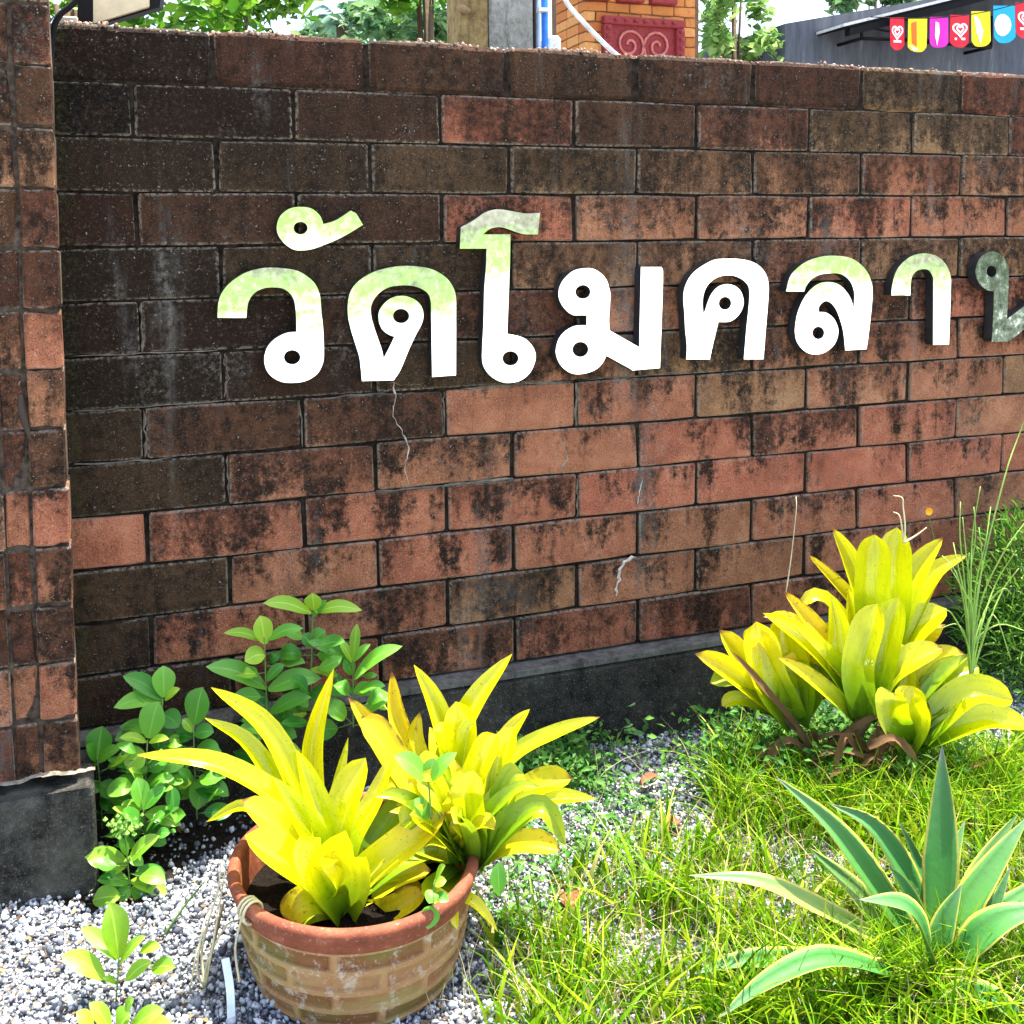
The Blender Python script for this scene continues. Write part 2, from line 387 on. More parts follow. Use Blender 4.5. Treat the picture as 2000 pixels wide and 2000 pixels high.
for r in range(13):
    zc = (13 - r - .5) * CH
    odd = r % 2 == 0
    if odd: cells = [(k * BL + BL / 2, 1) for k in range(9)]
    else: cells = [(BL / 4, 0)] + [(BL / 2 + k * BL + BL / 2, 1) for k in range(9)]
    for c, (x, full) in enumerate(cells):
        t = TONE[r][min(c, len(TONE[r]) - 1)] + random.uniform(-.05, .05) - (.10 * max(0, 1 - c / 3) if r < 8 else 0) + (.10 if 3 <= r < 8 and c > 2 else .04 if r < 3 and c > 2 else 0)
        place_brick(random.choice(TOPM if r == 0 else FULL if full else HALF), (x, THK / 2, zc), t, min(1, HUE.get((r, c), random.uniform(.05, .55) + (.3 if r in (2, 4) else 0)) + (.25 if t < .25 else 0)), wall)
box('mortar', (-.05, .013, .002), (4.6, THK - .013, 13 * CH - .012), M['mortar'], wall)
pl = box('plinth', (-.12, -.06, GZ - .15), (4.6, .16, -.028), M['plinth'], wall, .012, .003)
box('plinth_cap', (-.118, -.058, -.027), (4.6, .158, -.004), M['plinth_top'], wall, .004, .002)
# pale crumbly crust added along the wall top as its sunlit bright rim
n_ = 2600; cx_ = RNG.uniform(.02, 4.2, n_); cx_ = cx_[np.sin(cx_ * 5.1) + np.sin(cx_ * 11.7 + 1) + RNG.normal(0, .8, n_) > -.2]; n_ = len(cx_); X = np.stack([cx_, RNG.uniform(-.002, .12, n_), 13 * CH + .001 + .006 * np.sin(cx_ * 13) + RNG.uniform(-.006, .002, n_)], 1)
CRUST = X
# old mortar smears filling some joints, and the two pale cracks
def ribbon(name, pix, width, y, mat, parent, dep=.004):
    pts = [on_y(a, b, y) for a, b in pix]; V, Fc = [], []
    pts = catmull(pts, 4)
    pts = [q + Vector((random.uniform(-1, 1) * width * .45, 0, random.uniform(-1, 1) * width * .3)) if 0 < i < len(pts) - 1 else q for i, q in enumerate(pts)]
    for i, p in enumerate(pts):
        t = (pts[min(i + 1, len(pts) - 1)] - pts[max(i - 1, 0)]).normalized(); nrm = Vector((-t.z, 0, t.x))
        wd = width * random.uniform(.45, 1.25) * (1 if 0 < i < len(pts) - 1 else .3); j = nrm * random.uniform(-.002, .002)
        for q in (p - nrm * wd / 2 + j + Vector((0, dep, 0)), p + j + Vector((0, random.uniform(-.0015, 0), 0)), p + nrm * wd / 2 + j + Vector((0, dep, 0))): V.append(q - parent.location)
    for i in range(len(pts) - 1):
        a = i * 3; Fc += [(a, a + 3, a + 4, a + 1), (a + 1, a + 4, a + 5, a + 2)]
    return mesh_obj(name, V, Fc, mat, parent)
ribbon('crack', [(770, 748), (773, 780), (768, 805), (780, 835), (795, 860), (797, 890), (792, 915), (800, 948)], .007, -.003, M['filler'], wall)
ribbon('crack', [(1255, 935), (1250, 960), (1245, 985)], .007, -.003, M['filler'], wall)
ribbon('crack', [(1240, 1088), (1222, 1100), (1212, 1118), (1208, 1140), (1205, 1165)], .011, -.003, M['filler'], wall)
M['smear'] = simple('mortar_smear', (.21, .185, .145), .95, .1, var=.5, scale=40, bump=.5)
for pix, wd in (([(860, 950), (900, 946), (950, 940), (1003, 935)], .010), ([(735, 964), (790, 957), (860, 950)], .006),
                ([(440, 700), (445, 740), (440, 775)], .010), ([(275, 590), (277, 640), (278, 690)], .007), ([(280, 800), (283, 850), (284, 893)], .009),
                ([(140, 697), (280, 690), (425, 684)], .006), ([(140, 803), (280, 796), (440, 784)], .008), ([(145, 908), (300, 898), (440, 878)], .008),
                ([(600, 783), (700, 772), (760, 768)], .007), ([(585, 785), (590, 830), (592, 872)], .006), ([(868, 765), (868, 800), (869, 848)], .006),
                ([(1100, 850), (1105, 890), (1102, 925)], .03), ([(745, 745), (790, 752), (830, 748)], .012), ([(735, 960), (800, 955), (1003, 938)], .006), ([(700, 790), (702, 830), (706, 860)], .02),
                ([(1127, 748), (1127, 790), (1127, 832)], .007), ([(900, 760), (1000, 752), (1120, 744)], .008), ([(1130, 742), (1240, 735), (1360, 725)], .006),
                ([(1129, 935), (1129, 970), (1129, 1010)], .006), ([(445, 890), (446, 930), (448, 975)], .005), ([(1300, 560), (1250, 565), (1200, 568)], .004)):
    ribbon('mortar_smear', pix, wd, -.001, M['smear'], wall, .008)

# ------------------------------------------------------------------ the pier
pier = thing('brick_pier', 'projecting brick pier on a concrete foot at the wall end', 'pier', (-.2, -.1, GZ))
PR = brick_meshes(.088, CH - .007, .20, 4, 'brick'); PM = brick_meshes(.056, CH - .007, .17, 3, 'brick'); PLF = brick_meshes(.225, CH - .007, .20, 4, 'brick')
for me in PR + PM + PLF: me.materials.append(M['pier'])
for i in range(17):
    zc = -.008 + CH * (i + .5)
    t = .24 + .12 * math.sin(i * 2.1) + random.uniform(-.06, .08) + (.09 if i < 6 else 0)
    place_brick(random.choice(PR), (-.022, -.15, zc), t + .08, random.uniform(.15, .8), pier)
    place_brick(random.choice(PM), (-.101, -.158, zc + .001), t + .02, random.uniform(.2, .7), pier)
    place_brick(random.choice(PLF), (-.2475, -.15, zc - .002), t, random.uniform(0, .6), pier)
    place_brick(random.choice(PLF), (-.474, -.15, zc), t, random.uniform(0, .6), pier)
box('mortar', (-.58, -.2345, -.004), (.012, -.04, 2.54), M['piermortar'], pier)
box('foot', (-.60, -.295, GZ - .15), (.056, -.03, -.034), M['foot'], pier, .012, .003)
ribbon('mortar_fillet', [(-20, 1537), (40, 1530), (60, 1522), (95, 1516), (130, 1513), (160, 1508), (186, 1503)], .009, -.290, M['smear'], pier, .012)

# ------------------------------------------------------------------ steel letters
def outline(zs, off, sc, pts):
    """zoomed-picture points -> smoothed loop; third value 1 marks a corner"""
    P = [(off[0] + p[0] / sc, off[1] + p[1] / sc, len(p) > 2) for p in pts]; out = []; n = len(P)
    for i in range(n):
        a, b, c, d = P[i - 1], P[i], P[(i + 1) % n], P[(i + 2) % n]
        out.append((b[0], b[1]))
        p0 = (b[0], b[1]) if b[2] else a; p3 = (c[0], c[1]) if c[2] else d
        if b[2]: p0 = (2 * b[0] - c[0], 2 * b[1] - c[1])
        if c[2]: p3 = (2 * c[0] - b[0], 2 * c[1] - b[1])
        if b[2] and c[2]: continue
        for t in (.25, .5, .75):
            q = []
            for k in (0, 1):
                q.append(.5 * (2 * b[k] + (c[k] - p0[k]) * t + (2 * p0[k] - 5 * b[k] + 4 * c[k] - p3[k]) * t * t + (3 * b[k] - p0[k] - 3 * c[k] + p3[k]) * t ** 3))
            out.append(tuple(q))
    return out
def ellipse(off, sc, cx, cy, rx, ry, n=22):
    return [(off[0] + (cx + rx * math.cos(2 * math.pi * k / n)) / sc, off[1] + (cy + ry * math.sin(2 * math.pi * k / n)) / sc) for k in range(n)]
YF = -.042
def extruded(name, loops, y_front, depth, inset, mats, parent, org):
    cu = bpy.data.curves.new('outline', 'CURVE'); cu.dimensions = '2D'; cu.fill_mode = 'BOTH'; cu.extrude = depth / 2
    cu.bevel_depth = 0
    for lp in loops:
        sp = cu.splines.new('POLY'); sp.points.add(len(lp) - 1); sp.use_cyclic_u = True
        for i, (a, b) in enumerate(lp): sp.points[i].co = (a - org.x, b - org.z, 0, 1)
    tmp = bpy.data.objects.new('tmp', cu); COL.objects.link(tmp)
    dg = bpy.context.evaluated_depsgraph_get(); me = bpy.data.meshes.new_from_object(tmp.evaluated_get(dg))
    bpy.data.objects.remove(tmp); bpy.data.curves.remove(cu)
    me.transform(Matrix.Translation((0, y_front + depth / 2 - org.y, 0)) @ Matrix.Rotation(math.pi / 2, 4, 'X')); me.name = name
    me.materials.clear(); me.materials.append(mats)
    return me
def letter(label, off, sc, outer, holes, face='steel', tilt=(0, 0)):
    loops = [outline(0, off, sc, outer)] + [ellipse(off, sc, *h) for h in holes]
    W = [[(on_y(a, b, YF).x, on_y(a, b, YF).z) for a, b in lp] for lp in loops]
    xs = [p[0] for p in W[0]]; zs = [p[1] for p in W[0]]
    org = Vector(((min(xs) + max(xs)) / 2, -.004, (min(zs) + max(zs)) / 2))
    root = thing('sign_letter', label, 'letter', org, 'steel letters along the wall')
    root.rotation_euler = (tilt[0], 0, tilt[1])
    me = extruded('return', W, YF + .0025, .0345, 0, M['return'], root, org); link('return', me, None, root)
    me = extruded('face', W, YF, .0024, 0, M[face], root, org); link('face', me, None, root)
c_ = 1
R1 = ((410, 390), 5.084); R2 = ((660, 500), 7.156); R3 = ((880, 390), 5.085); R4 = ((1070, 500), 7.729); R5 = ((1310, 480), 7.727); R6 = ((1510, 480), 7.727); R7 = ((1720, 470), 6.9)
letter('leftmost steel letter, an open hook with a ring at its foot', *R1, [(80,1175,1),(365,1175,1),(385,1020),(450,925),(545,880),(640,872),(730,885),(800,935),(840,1010),(856,1130),(862,1312,1),(760,1325),(660,1375),(580,1455),(543,1570),(560,1680),(620,1760),(720,1810),(830,1818),(950,1800),(1060,1735),(1115,1640),(1132,1540),(1125,1280),(1108,1120),(1095,960),(1055,850),(985,775),(880,710),(760,685),(600,675),(450,695),(320,745),(200,830),(115,940),(85,1050)], [(818,1565,82,72)], tilt=(-.008, -.02))
letter('small steel ring with a rising tail above the leftmost letter', *R1, [(1125,240,1),(1240,205),(1330,150),(1395,105,1),(1450,130,1),(1520,245,1),(1400,320),(1270,390),(1160,435),(1040,480),(930,500),(830,490),(740,430),(680,350),(663,270),(685,180),(740,115),(820,75),(920,68),(1010,85),(1080,140),(1112,195)], [(900,278,70,62)], tilt=(.031, 0))
letter('second steel letter, an arch holding a ring on a slanting stroke', *R2, [(345,1750,1),(785,1738,1),(880,1590),(1000,1300),(1100,1090),(1170,960),(1197,850),(1185,740),(1130,650),(1040,590),(920,558),(790,575),(680,640),(600,740),(575,840),(590,950),(640,1040),(720,1100),(798,1128,1),(715,1300),(645,1435,1),(625,1330),(590,1220),(535,1060),(490,910),(470,800),(475,700),(520,600),(610,500),(720,440),(830,418),(950,412),(1080,425),(1200,475),(1270,540),(1300,640),(1305,800),(1318,1690,1),(1645,1665,1),(1650,800),(1650,600),(1620,460),(1540,330),(1420,235),(1280,175),(1100,145),(900,140),(720,165),(520,220),(340,320),(220,440),(165,570),(148,720),(155,860),(190,1020),(260,1250),(310,1420),(330,1580)], [(888,840,112,100)], tilt=(-.008, -.03))
letter('tallest steel letter with a hooked roof and a ring at its foot', *R3, [(90,485,1),(355,485,1),(352,650),(335,900),(330,1200),(318,1450),(318,1600),(350,1690),(420,1765),(510,1810),(610,1818),(720,1785),(805,1700),(848,1580),(835,1490),(780,1410),(700,1360),(565,1330,1),(575,1000),(588,640),(592,343,1),(322,343,1),(370,300),(420,278),(500,272),(580,295),(660,325),(740,343),(865,343,1),(885,130,1),(740,135),(620,115),(520,98),(430,97),(330,130),(230,200),(100,272,1)], [(598,1575,80,72)], tilt=(.012, 0))
letter('steel letter with two stacked rings and a diagonal to its post', *R4, [(1395,160,1),(1710,160,1),(1735,350),(1712,1690,1),(1290,1725,1),(1240,1690),(1100,1615),(890,1500,1),(840,1600),(760,1690),(640,1750),(500,1780),(370,1770),(260,1710),(170,1610),(120,1480),(120,1380),(160,1240),(250,1130),(370,1060),(460,1042),(580,1040,1),(580,888,1),(380,888,1),(300,845),(210,750),(155,640),(145,530),(175,420),(250,310),(370,215),(520,180),(660,185),(780,250),(870,350),(910,460),(935,600),(920,950),(935,1120,1),(1060,1190),(1390,1375,1)], [(515,535,115,105),(490,1405,122,115)], tilt=(.032, .02))
letter('steel arch letter with a ring joined to its left leg', *R5, [(240,1710,1),(600,1710,1),(640,1500),(690,1280),(720,1145,1),(890,1140),(1000,1070),(1075,960),(1100,840),(1070,720),(1010,635),(920,585),(820,575),(710,610),(620,700),(560,820),(520,950),(490,1040,1),(475,900),(480,760),(520,630),(600,530),(720,460),(850,440),(970,455),(1080,510),(1160,590),(1185,700),(1180,900),(1150,1250),(1120,1710,1),(1420,1710,1),(1450,1200),(1475,800),(1475,580),(1430,420),(1330,300),(1200,230),(1030,195),(850,190),(660,200),(520,260),(380,350),(280,450),(220,560),(185,680),(180,830),(200,1010),(215,1250),(245,1500)], [(815,862,95,98)], tilt=(.032, .015))
letter('steel letter with a roof curve over a coiled ring', *R6, [(195,690,1),(470,690,1),(500,610),(580,510),(700,440),(850,418),(990,420),(1090,465),(1170,550),(1220,680),(1225,800),(1215,960,1),(1190,850),(1140,740),(1060,640),(970,575),(850,548),(720,560),(600,630),(500,740),(420,880),(365,1030),(335,1200),(330,1320),(360,1450),(440,1560),(540,1625),(650,1640),(770,1615),(890,1530),(960,1420),(985,1290),(960,1180),(900,1080),(800,1010),(690,1000,1),(690,930),(730,870),(800,835),(880,870),(950,960),(1010,1110),(1060,1300),(1090,1580,1),(1410,1560,1),(1440,1350),(1475,1050),(1500,750),(1490,570),(1430,410),(1320,280),(1180,190),(1020,155),(850,150),(680,175),(500,240),(350,350),(250,480)], [(682,1315,90,95)], tilt=(.0, .0))
letter('plain steel hook letter without any ring', *R7, [(150,738,1),(405,738,1),(410,600),(430,480),(490,410),(580,385),(650,400),(700,480),(710,600),(705,1405,1),(915,1400,1),(945,650),(940,470),(880,320),(780,220),(660,180),(540,175),(410,215),(290,310),(210,430),(165,590)], [], tilt=(-.006, -.01))
letter('steel letter with painted dark green reflection, cut off at right edge', *R7, [(1475,1360,1),(1700,1360,1),(1790,1310),(1930,1200),(2060,1110,1),(2060,1360,1),(2330,1360,1),(2330,160,1),(2060,160,1),(2060,790,1),(1932,885),(1690,1060,1),(1700,900),(1715,480),(1700,350),(1650,230),(1550,160),(1440,150),(1330,210),(1260,320),(1245,450),(1300,580),(1400,660),(1505,685,1),(1495,1000)], [(1470,415,70,78)], 'steel_dark_refl', tilt=(.0, .05))

# ------------------------------------------------------------------ leaf builder
UP = Vector((0, 0, 1))
def prof_taper(t): return min(1, .75 + .9 * t) * max(0, 1 - t ** 3.6) ** .8
def prof_strap(t): return min(1, .78 + .9 * t) * max(0, 1 - (max(0, t - .68) / .32) ** 2.2) ** .62
def prof_old(t): return min(1, .70 + .9 * t) * (1 - max(0, (t - .66) / .34) ** 2.3) ** .75 if t < 1 else 0.0
def prof_agave(t): return (.55 + .9 * t if t < .5 else 1.0) * (1 if t < .5 else max(0, 1 - ((t - .5) / .5) ** 1.7))
def prof_oval(t): return max(0, math.sin(math.pi * min(1, t * .97 + .03)) ** .75) * (1.0 if t < .5 else 1.0)
def leaf_mesh(pts, width, prof, nref, fold=.25, n=12, cols=4, wav=0.0, thick=0.0, curl=0.0):
    c = catmull(pts, max(2, n // max(1, len(pts) - 1))); m = len(c); V, Fc, UVs = [], [], []; rows = cols + 1
    ph = random.uniform(0, 6)
    for i, p in enumerate(c):
        t = i / (m - 1); tg = (c[min(i + 1, m - 1)] - c[max(i - 1, 0)]).normalized()
        sd_ = tg.cross(nref)
        if sd_.length < 1e-4: sd_ = tg.cross(Vector((1, 0, 0)))
        sd_.normalize(); nm = sd_.cross(tg).normalized(); hw = width / 2 * max(prof(t), .012)
        for k in range(rows):
            u = -1 + 2 * k / cols
            hgt = fold * hw * (abs(u) ** 1.5) + wav * width * math.sin(t * 9 + ph + (2 if u > 0 else 0)) * abs(u) - curl * hw * t * t
            V.append(p + sd_ * (hw * u) + nm * hgt); UVs.append((k / cols, t))
    for i in range(m - 1):
        for k in range(cols):
            a = i * rows + k; Fc.append((a, a + 1, a + rows + 1, a + rows))
    if thick:
        N0 = len(V)
        for i in range(m):
            t = i / (m - 1); tg = (c[min(i + 1, m - 1)] - c[max(i - 1, 0)]).normalized(); sd_ = tg.cross(nref).normalized(); nm = sd_.cross(tg)
            for k in range(rows):
                u = -1 + 2 * k / cols; V.append(V[i * rows + k] - nm * (thick * (1 - u * u) * (1 - .8 * t) + .0006)); UVs.append((k / cols, t))
        for i in range(m - 1):
            for k in range(cols):
                a = N0 + i * rows + k; Fc.append((a + 1, a, a + rows, a + rows + 1))
            for a, b in ((0, 0), (cols, 0)):
                q = i * rows + a; Fc.append((q, q + rows, N0 + q + rows, N0 + q) if a == 0 else (q + rows, q, N0 + q, N0 + q + rows))
    return V, Fc, UVs
def add_leaf(root, D0, pix, wpx, mat, dd=None, prof=prof_strap, fold=.3, toward=.55, n=12, cols=4, wav=0, thick=0, name='leaf', label=None):
    """pix: base..tip in picture pixels, dd: metres nearer (-) or farther (+) than the plant at each of them"""
    k = len(pix); dd = dd or [0] * k
    pts = [at_d(a, b, D0 + d) for (a, b), d in zip(pix, dd)]
    out = (pts[-1] - pts[0]); out.z = 0
    out = out.normalized() if out.length > 1e-4 else Vector((0, -1, 0))
    mid = pts[len(pts) // 2]; tc = (CAM - mid).normalized()
    nref = (tc * toward + (UP - out * .6).normalized() * (1 - toward) + Vector((random.uniform(-.12, .12), random.uniform(-.12, .12), 0))).normalized()
    V, Fc, U = leaf_mesh(local(root, pts), wpx * D0 / F_PX, prof, nref, fold, n, cols, wav, thick)
    o = mesh_obj(name, V, Fc, mat, root, U, True)
    if label: o['label'] = label
    return o

Y1, Y2 = (.74, .74, .008), (.62, .60, .012)
M['brom'] = leaf_material('bromeliad_leaf', [(.0, (.05, .15, .006)), (.26, (.26, .40, .006)), (.5, (.70, .72, .003)), (1, (.84, .76, .006))], .16, .7, .34, streak=.26)
M['bromg'] = leaf_material('bromeliad_green_leaf', [(.0, (.06, .16, .012)), (.4, (.26, .40, .010)), (1, (.56, .60, .015))], .3, .5, .3, streak=.5, streakc=(.10, .24, .01))
M['bromo'] = leaf_material('bromeliad_spotted_leaf', [(.0, (.22, .32, .01)), (.45, (.70, .64, .008)), (1, (.78, .56, .012))], .4, .4, .25, spots=.75, tip=(.25, .10, .03), streak=.26)
M['bromt'] = leaf_material('bromeliad_tipped_leaf', [(.0, (.10, .22, .012)), (.3, (.44, .50, .008)), (.6, (.76, .72, .004)), (1, (.80, .62, .02))], .28, .55, .3, tip=(.30, .12, .03), streak=.26)
M['dead'] = leaf_material('dead_leaf', [(0, (.07, .042, .018)), (1, (.19, .115, .045))], .85, .1, .1, spots=.4)
M['agave'] = leaf_material('agave_leaf', [(0, (.06, .21, .020)), (.5, (.065, .25, .042)), (.8, (.10, .27, .080)), (1, (.16, .30, .16))], .55, .25, .28, margin=(.50, .46, .08), tip=(.25, .28, .22), vary=.1, streak=.35, streakc=(.11, .28, .08))
M['agavey'] = leaf_material('agave_yellowing_leaf', [(0, (.24, .30, .03)), (.5, (.20, .29, .05)), (1, (.07, .19, .06))], .45, .4, .1, margin=(.56, .50, .08), vary=.1, streak=.35, streakc=(.11, .28, .08))
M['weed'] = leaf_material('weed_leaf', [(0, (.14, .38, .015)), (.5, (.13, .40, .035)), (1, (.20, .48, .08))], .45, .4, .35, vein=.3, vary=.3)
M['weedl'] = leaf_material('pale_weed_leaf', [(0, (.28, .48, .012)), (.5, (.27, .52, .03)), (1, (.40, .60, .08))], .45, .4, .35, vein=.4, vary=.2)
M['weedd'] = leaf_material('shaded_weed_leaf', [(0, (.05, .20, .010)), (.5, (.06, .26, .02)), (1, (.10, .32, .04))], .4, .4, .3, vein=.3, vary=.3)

# ------------------------------------------------------------------ terracotta pot
s = NT('terracotta'); tc = s.n('TexCoord').outputs['Object']; n = s.noise(tc, 16, 6, .7); f = s.noise(tc, 110, 3)
mp = s.n('Mapping'); s.l(tc, mp.inputs[0]); mp.inputs['Scale'].default_value = (7, 7, 26); n2 = s.noise(mp.outputs[0], 1, 4)
c = s.ramp(n, [(.3, (.26, .085, .035)), (.5, (.36, .15, .06)), (.72, (.40, .24, .10))])
c = s.mix(s.math('MULTIPLY', s.sstep(n2, .46, .60), .55), c, (.34, .28, .08)); tn = s.n('Attribute', attribute_name='tint').outputs['Fac']
c = s.mix(s.math('MULTIPLY', tn, .70), c, s.ramp(n2, [(.35, (.17, .055, .018)), (.55, (.13, .085, .018)), (.7, (.09, .095, .018))])); c = s.mix(s.math('MULTIPLY', s.math('SUBTRACT', 1, tn), .35), c, (.46, .33, .14))
c = s.mix(s.math('MULTIPLY', s.sstep(s.noise(tc, 20, 6, .78), .53, .66), .7), c, (.56, .50, .38))
c = s.mix(s.math('MULTIPLY', s.sstep(f, .6, .7), .4), c, (.60, .55, .45)); s.bump(f, .35, .004); M['terra'] = s.done(c, .85, .25)
s = NT('terracotta_rim'); tc = s.n('TexCoord').outputs['Object']; n = s.noise(tc, 20, 6, .7); f = s.noise(tc, 130, 3)
c = s.ramp(n, [(.3, (.16, .040, .018)), (.55, (.25, .070, .032)), (.75, (.38, .15, .07))]); c = s.mix(s.math('MULTIPLY', s.sstep(f, .6, .72), .35), c, (.55, .40, .30))
s.bump(f, .3, .004); M['rim'] = s.done(c, .75, .3)
PC = Vector((.61, -.78, GZ))
pot = thing('flower_pot', 'round terracotta pot with basket weave bands, planted with yellow bromeliads', 'flower pot', PC); pot.scale = (1.015, 1.015, 1.08)
def rad(z): # height above the ground -> radius
    t = z / .182; return .226 + .036 * (1 - (1 - t) ** 1.9)
def weave(a, z):
    if z < .004 or z > .178: return 0
    row = (z - .004) / .0435; r = int(row); fz = row - r; NS = 8
    fa = (a / (2 * math.pi) * NS + .5 * (r % 2)) % 1.0
    ed = min(fz, 1 - fz) * .0435; ea = min(fa, 1 - fa) * 2 * math.pi * .23 / NS
    if fa < .94:
        e2 = min(fa, .94 - fa) * 2 * math.pi * .23 / NS; k = min(1, min((ed - .0055) / .003, e2 / .005)); return -.0075 * max(0, min(1, k))
    return .001
prof = [(rad(.182 * i / 66), .182 * i / 66) for i in range(67)]
pb_ = lathe('body', [(0.0, .001)] + [(.12, .001)] + prof, 240, M['terra'], pot, weave, False)
at_ = pb_.data.attributes.new('tint', 'FLOAT', 'POINT'); cell = lambda a, z: (.25, 1, .55, .9, .15, .8, .4, 1, .7)[(int(a / (2 * math.pi) * 8 + .5 * (int((z - .004) / .0435) % 2)) * 5 + int((z - .004) / .0435) * 3) % 9]
at_.data.foreach_set('value', [max(0, min(1, -weave(math.atan2(v.co.y, v.co.x) % (2 * math.pi), v.co.z) / .006)) * cell(math.atan2(v.co.y, v.co.x) % (2 * math.pi), v.co.z) if v.co.xy.length > .15 else 0 for v in pb_.data.vertices])
rim = [(.259, .178), (.268, .182), (.271, .190), (.272, .202), (.278, .208), (.281, .217), (.279, .226), (.272, .231), (.262, .231), (.256, .226), (.253, .216), (.250, .16), (.247, .13)]
lathe('rim', rim, 96, M['rim'], pot)
V = [(0, 0, .150)]; Fc = []
rr_ = random.Random(3)
for j in range(1, 9):
    for k in range(40):
        a = 2 * math.pi * k / 40; r = .246 * j / 8; V.append((r * math.cos(a), r * math.sin(a), .142 + rr_.uniform(-.008, .008)))
for k in range(40):
    Fc.append((0, 1 + k, 1 + (k + 1) % 40))
    for j in range(7): Fc.append((1 + j * 40 + k, 1 + (j + 1) * 40 + k, 1 + (j + 1) * 40 + (k + 1) % 40, 1 + j * 40 + (k + 1) % 40))
mesh_obj('soil', V, Fc, M['soil'], pot)
# twine tied round the rim
tw = thing('twine', 'scrap of pale twine tied over the pot rim', 'twine', PC + Vector((-.26, -.08, .225)))
for k in range(3):
    a = math.radians(199 + k * 2.2); cc = PC + Vector((.271 * math.cos(a), .271 * math.sin(a), .231)); rd = Vector((math.cos(a), math.sin(a), 0))
    tube('strand', [cc + rd * (.0235 * math.cos(q)) + UP * (.0235 * math.sin(q)) for q in [2 * math.pi * i / 14 for i in range(15)]], .0032, M['straw'], tw)
tube('strand', catmull([PC + Vector((-.268, -.085, .214)), PC + Vector((-.285, -.09, .15)), PC + Vector((-.28, -.10, .08))], 6), .0025, M['straw'], tw)

# ------------------------------------------------------------------ bromeliads
def rosette(name, label, cat, base_px, D0, leaves, group=None, extra=None):
    root = thing(name, label, cat, at_d(*base_px, D0), group)
    todo = list(leaves)
    for lf in todo:
        if lf[1] >= 76 and len(lf) > 4:
            for sg, ty in ((-1, 14), (1, 0)): todo.append((([(a + sg * lf[1] * .22 * (i > 0), b + ty * (i == 3)) for i, (a, b) in enumerate(lf[0])]), lf[1] * .66, lf[2], [q + sg * .012 for q in lf[3]], .7))
            continue
        pix, wd, mat = lf[0], lf[1], lf[2]; dd = lf[3] if len(lf) > 3 else None; tw_ = lf[4] if len(lf) > 4 else .55
        L_ = sum(math.dist(pix[i], pix[i + 1]) for i in range(len(pix) - 1))
        add_leaf(root, D0, pix, wd, M[mat], dd, toward=tw_, prof=prof_taper if L_ / wd > 4.6 else prof_strap, fold=random.uniform(.5, .85), wav=.02, n=16, cols=6)
    if extra:
        n_, a0, a1, l0, l1, w0, w1, mats, fwd = extra; rx = random.Random(int(base_px[0]))
        for k in range(n_):
            a = math.radians(rx.uniform(a0, a1)); L_ = rx.uniform(l0, l1); bx, by = base_px[0] + rx.uniform(-35, 35), base_px[1] - rx.uniform(0, 45); wd = rx.uniform(w0, w1)
            ex, ey = math.cos(a) * L_, -math.sin(a) * L_; dr = rx.uniform(0, .28) * L_; dz = rx.uniform(*fwd)
            add_leaf(root, D0, [(bx, by), (bx + ex * .35, by + ey * .45 - dr * .15), (bx + ex * .72, by + ey * .82 - dr * .1), (bx + ex, by + ey + dr * .7)], wd, M[rx.choice(mats)], [0, dz * .6, dz, dz * 1.1], prof=prof_taper if L_ / wd > 4.2 else prof_strap, fold=rx.uniform(.5, .9), wav=.05, n=14, cols=6, toward=rx.uniform(.2, .7))
    return root
DP = depth_of(PC + Vector((0.02, -.02, .16)))
GB = 'yellow bromeliads'
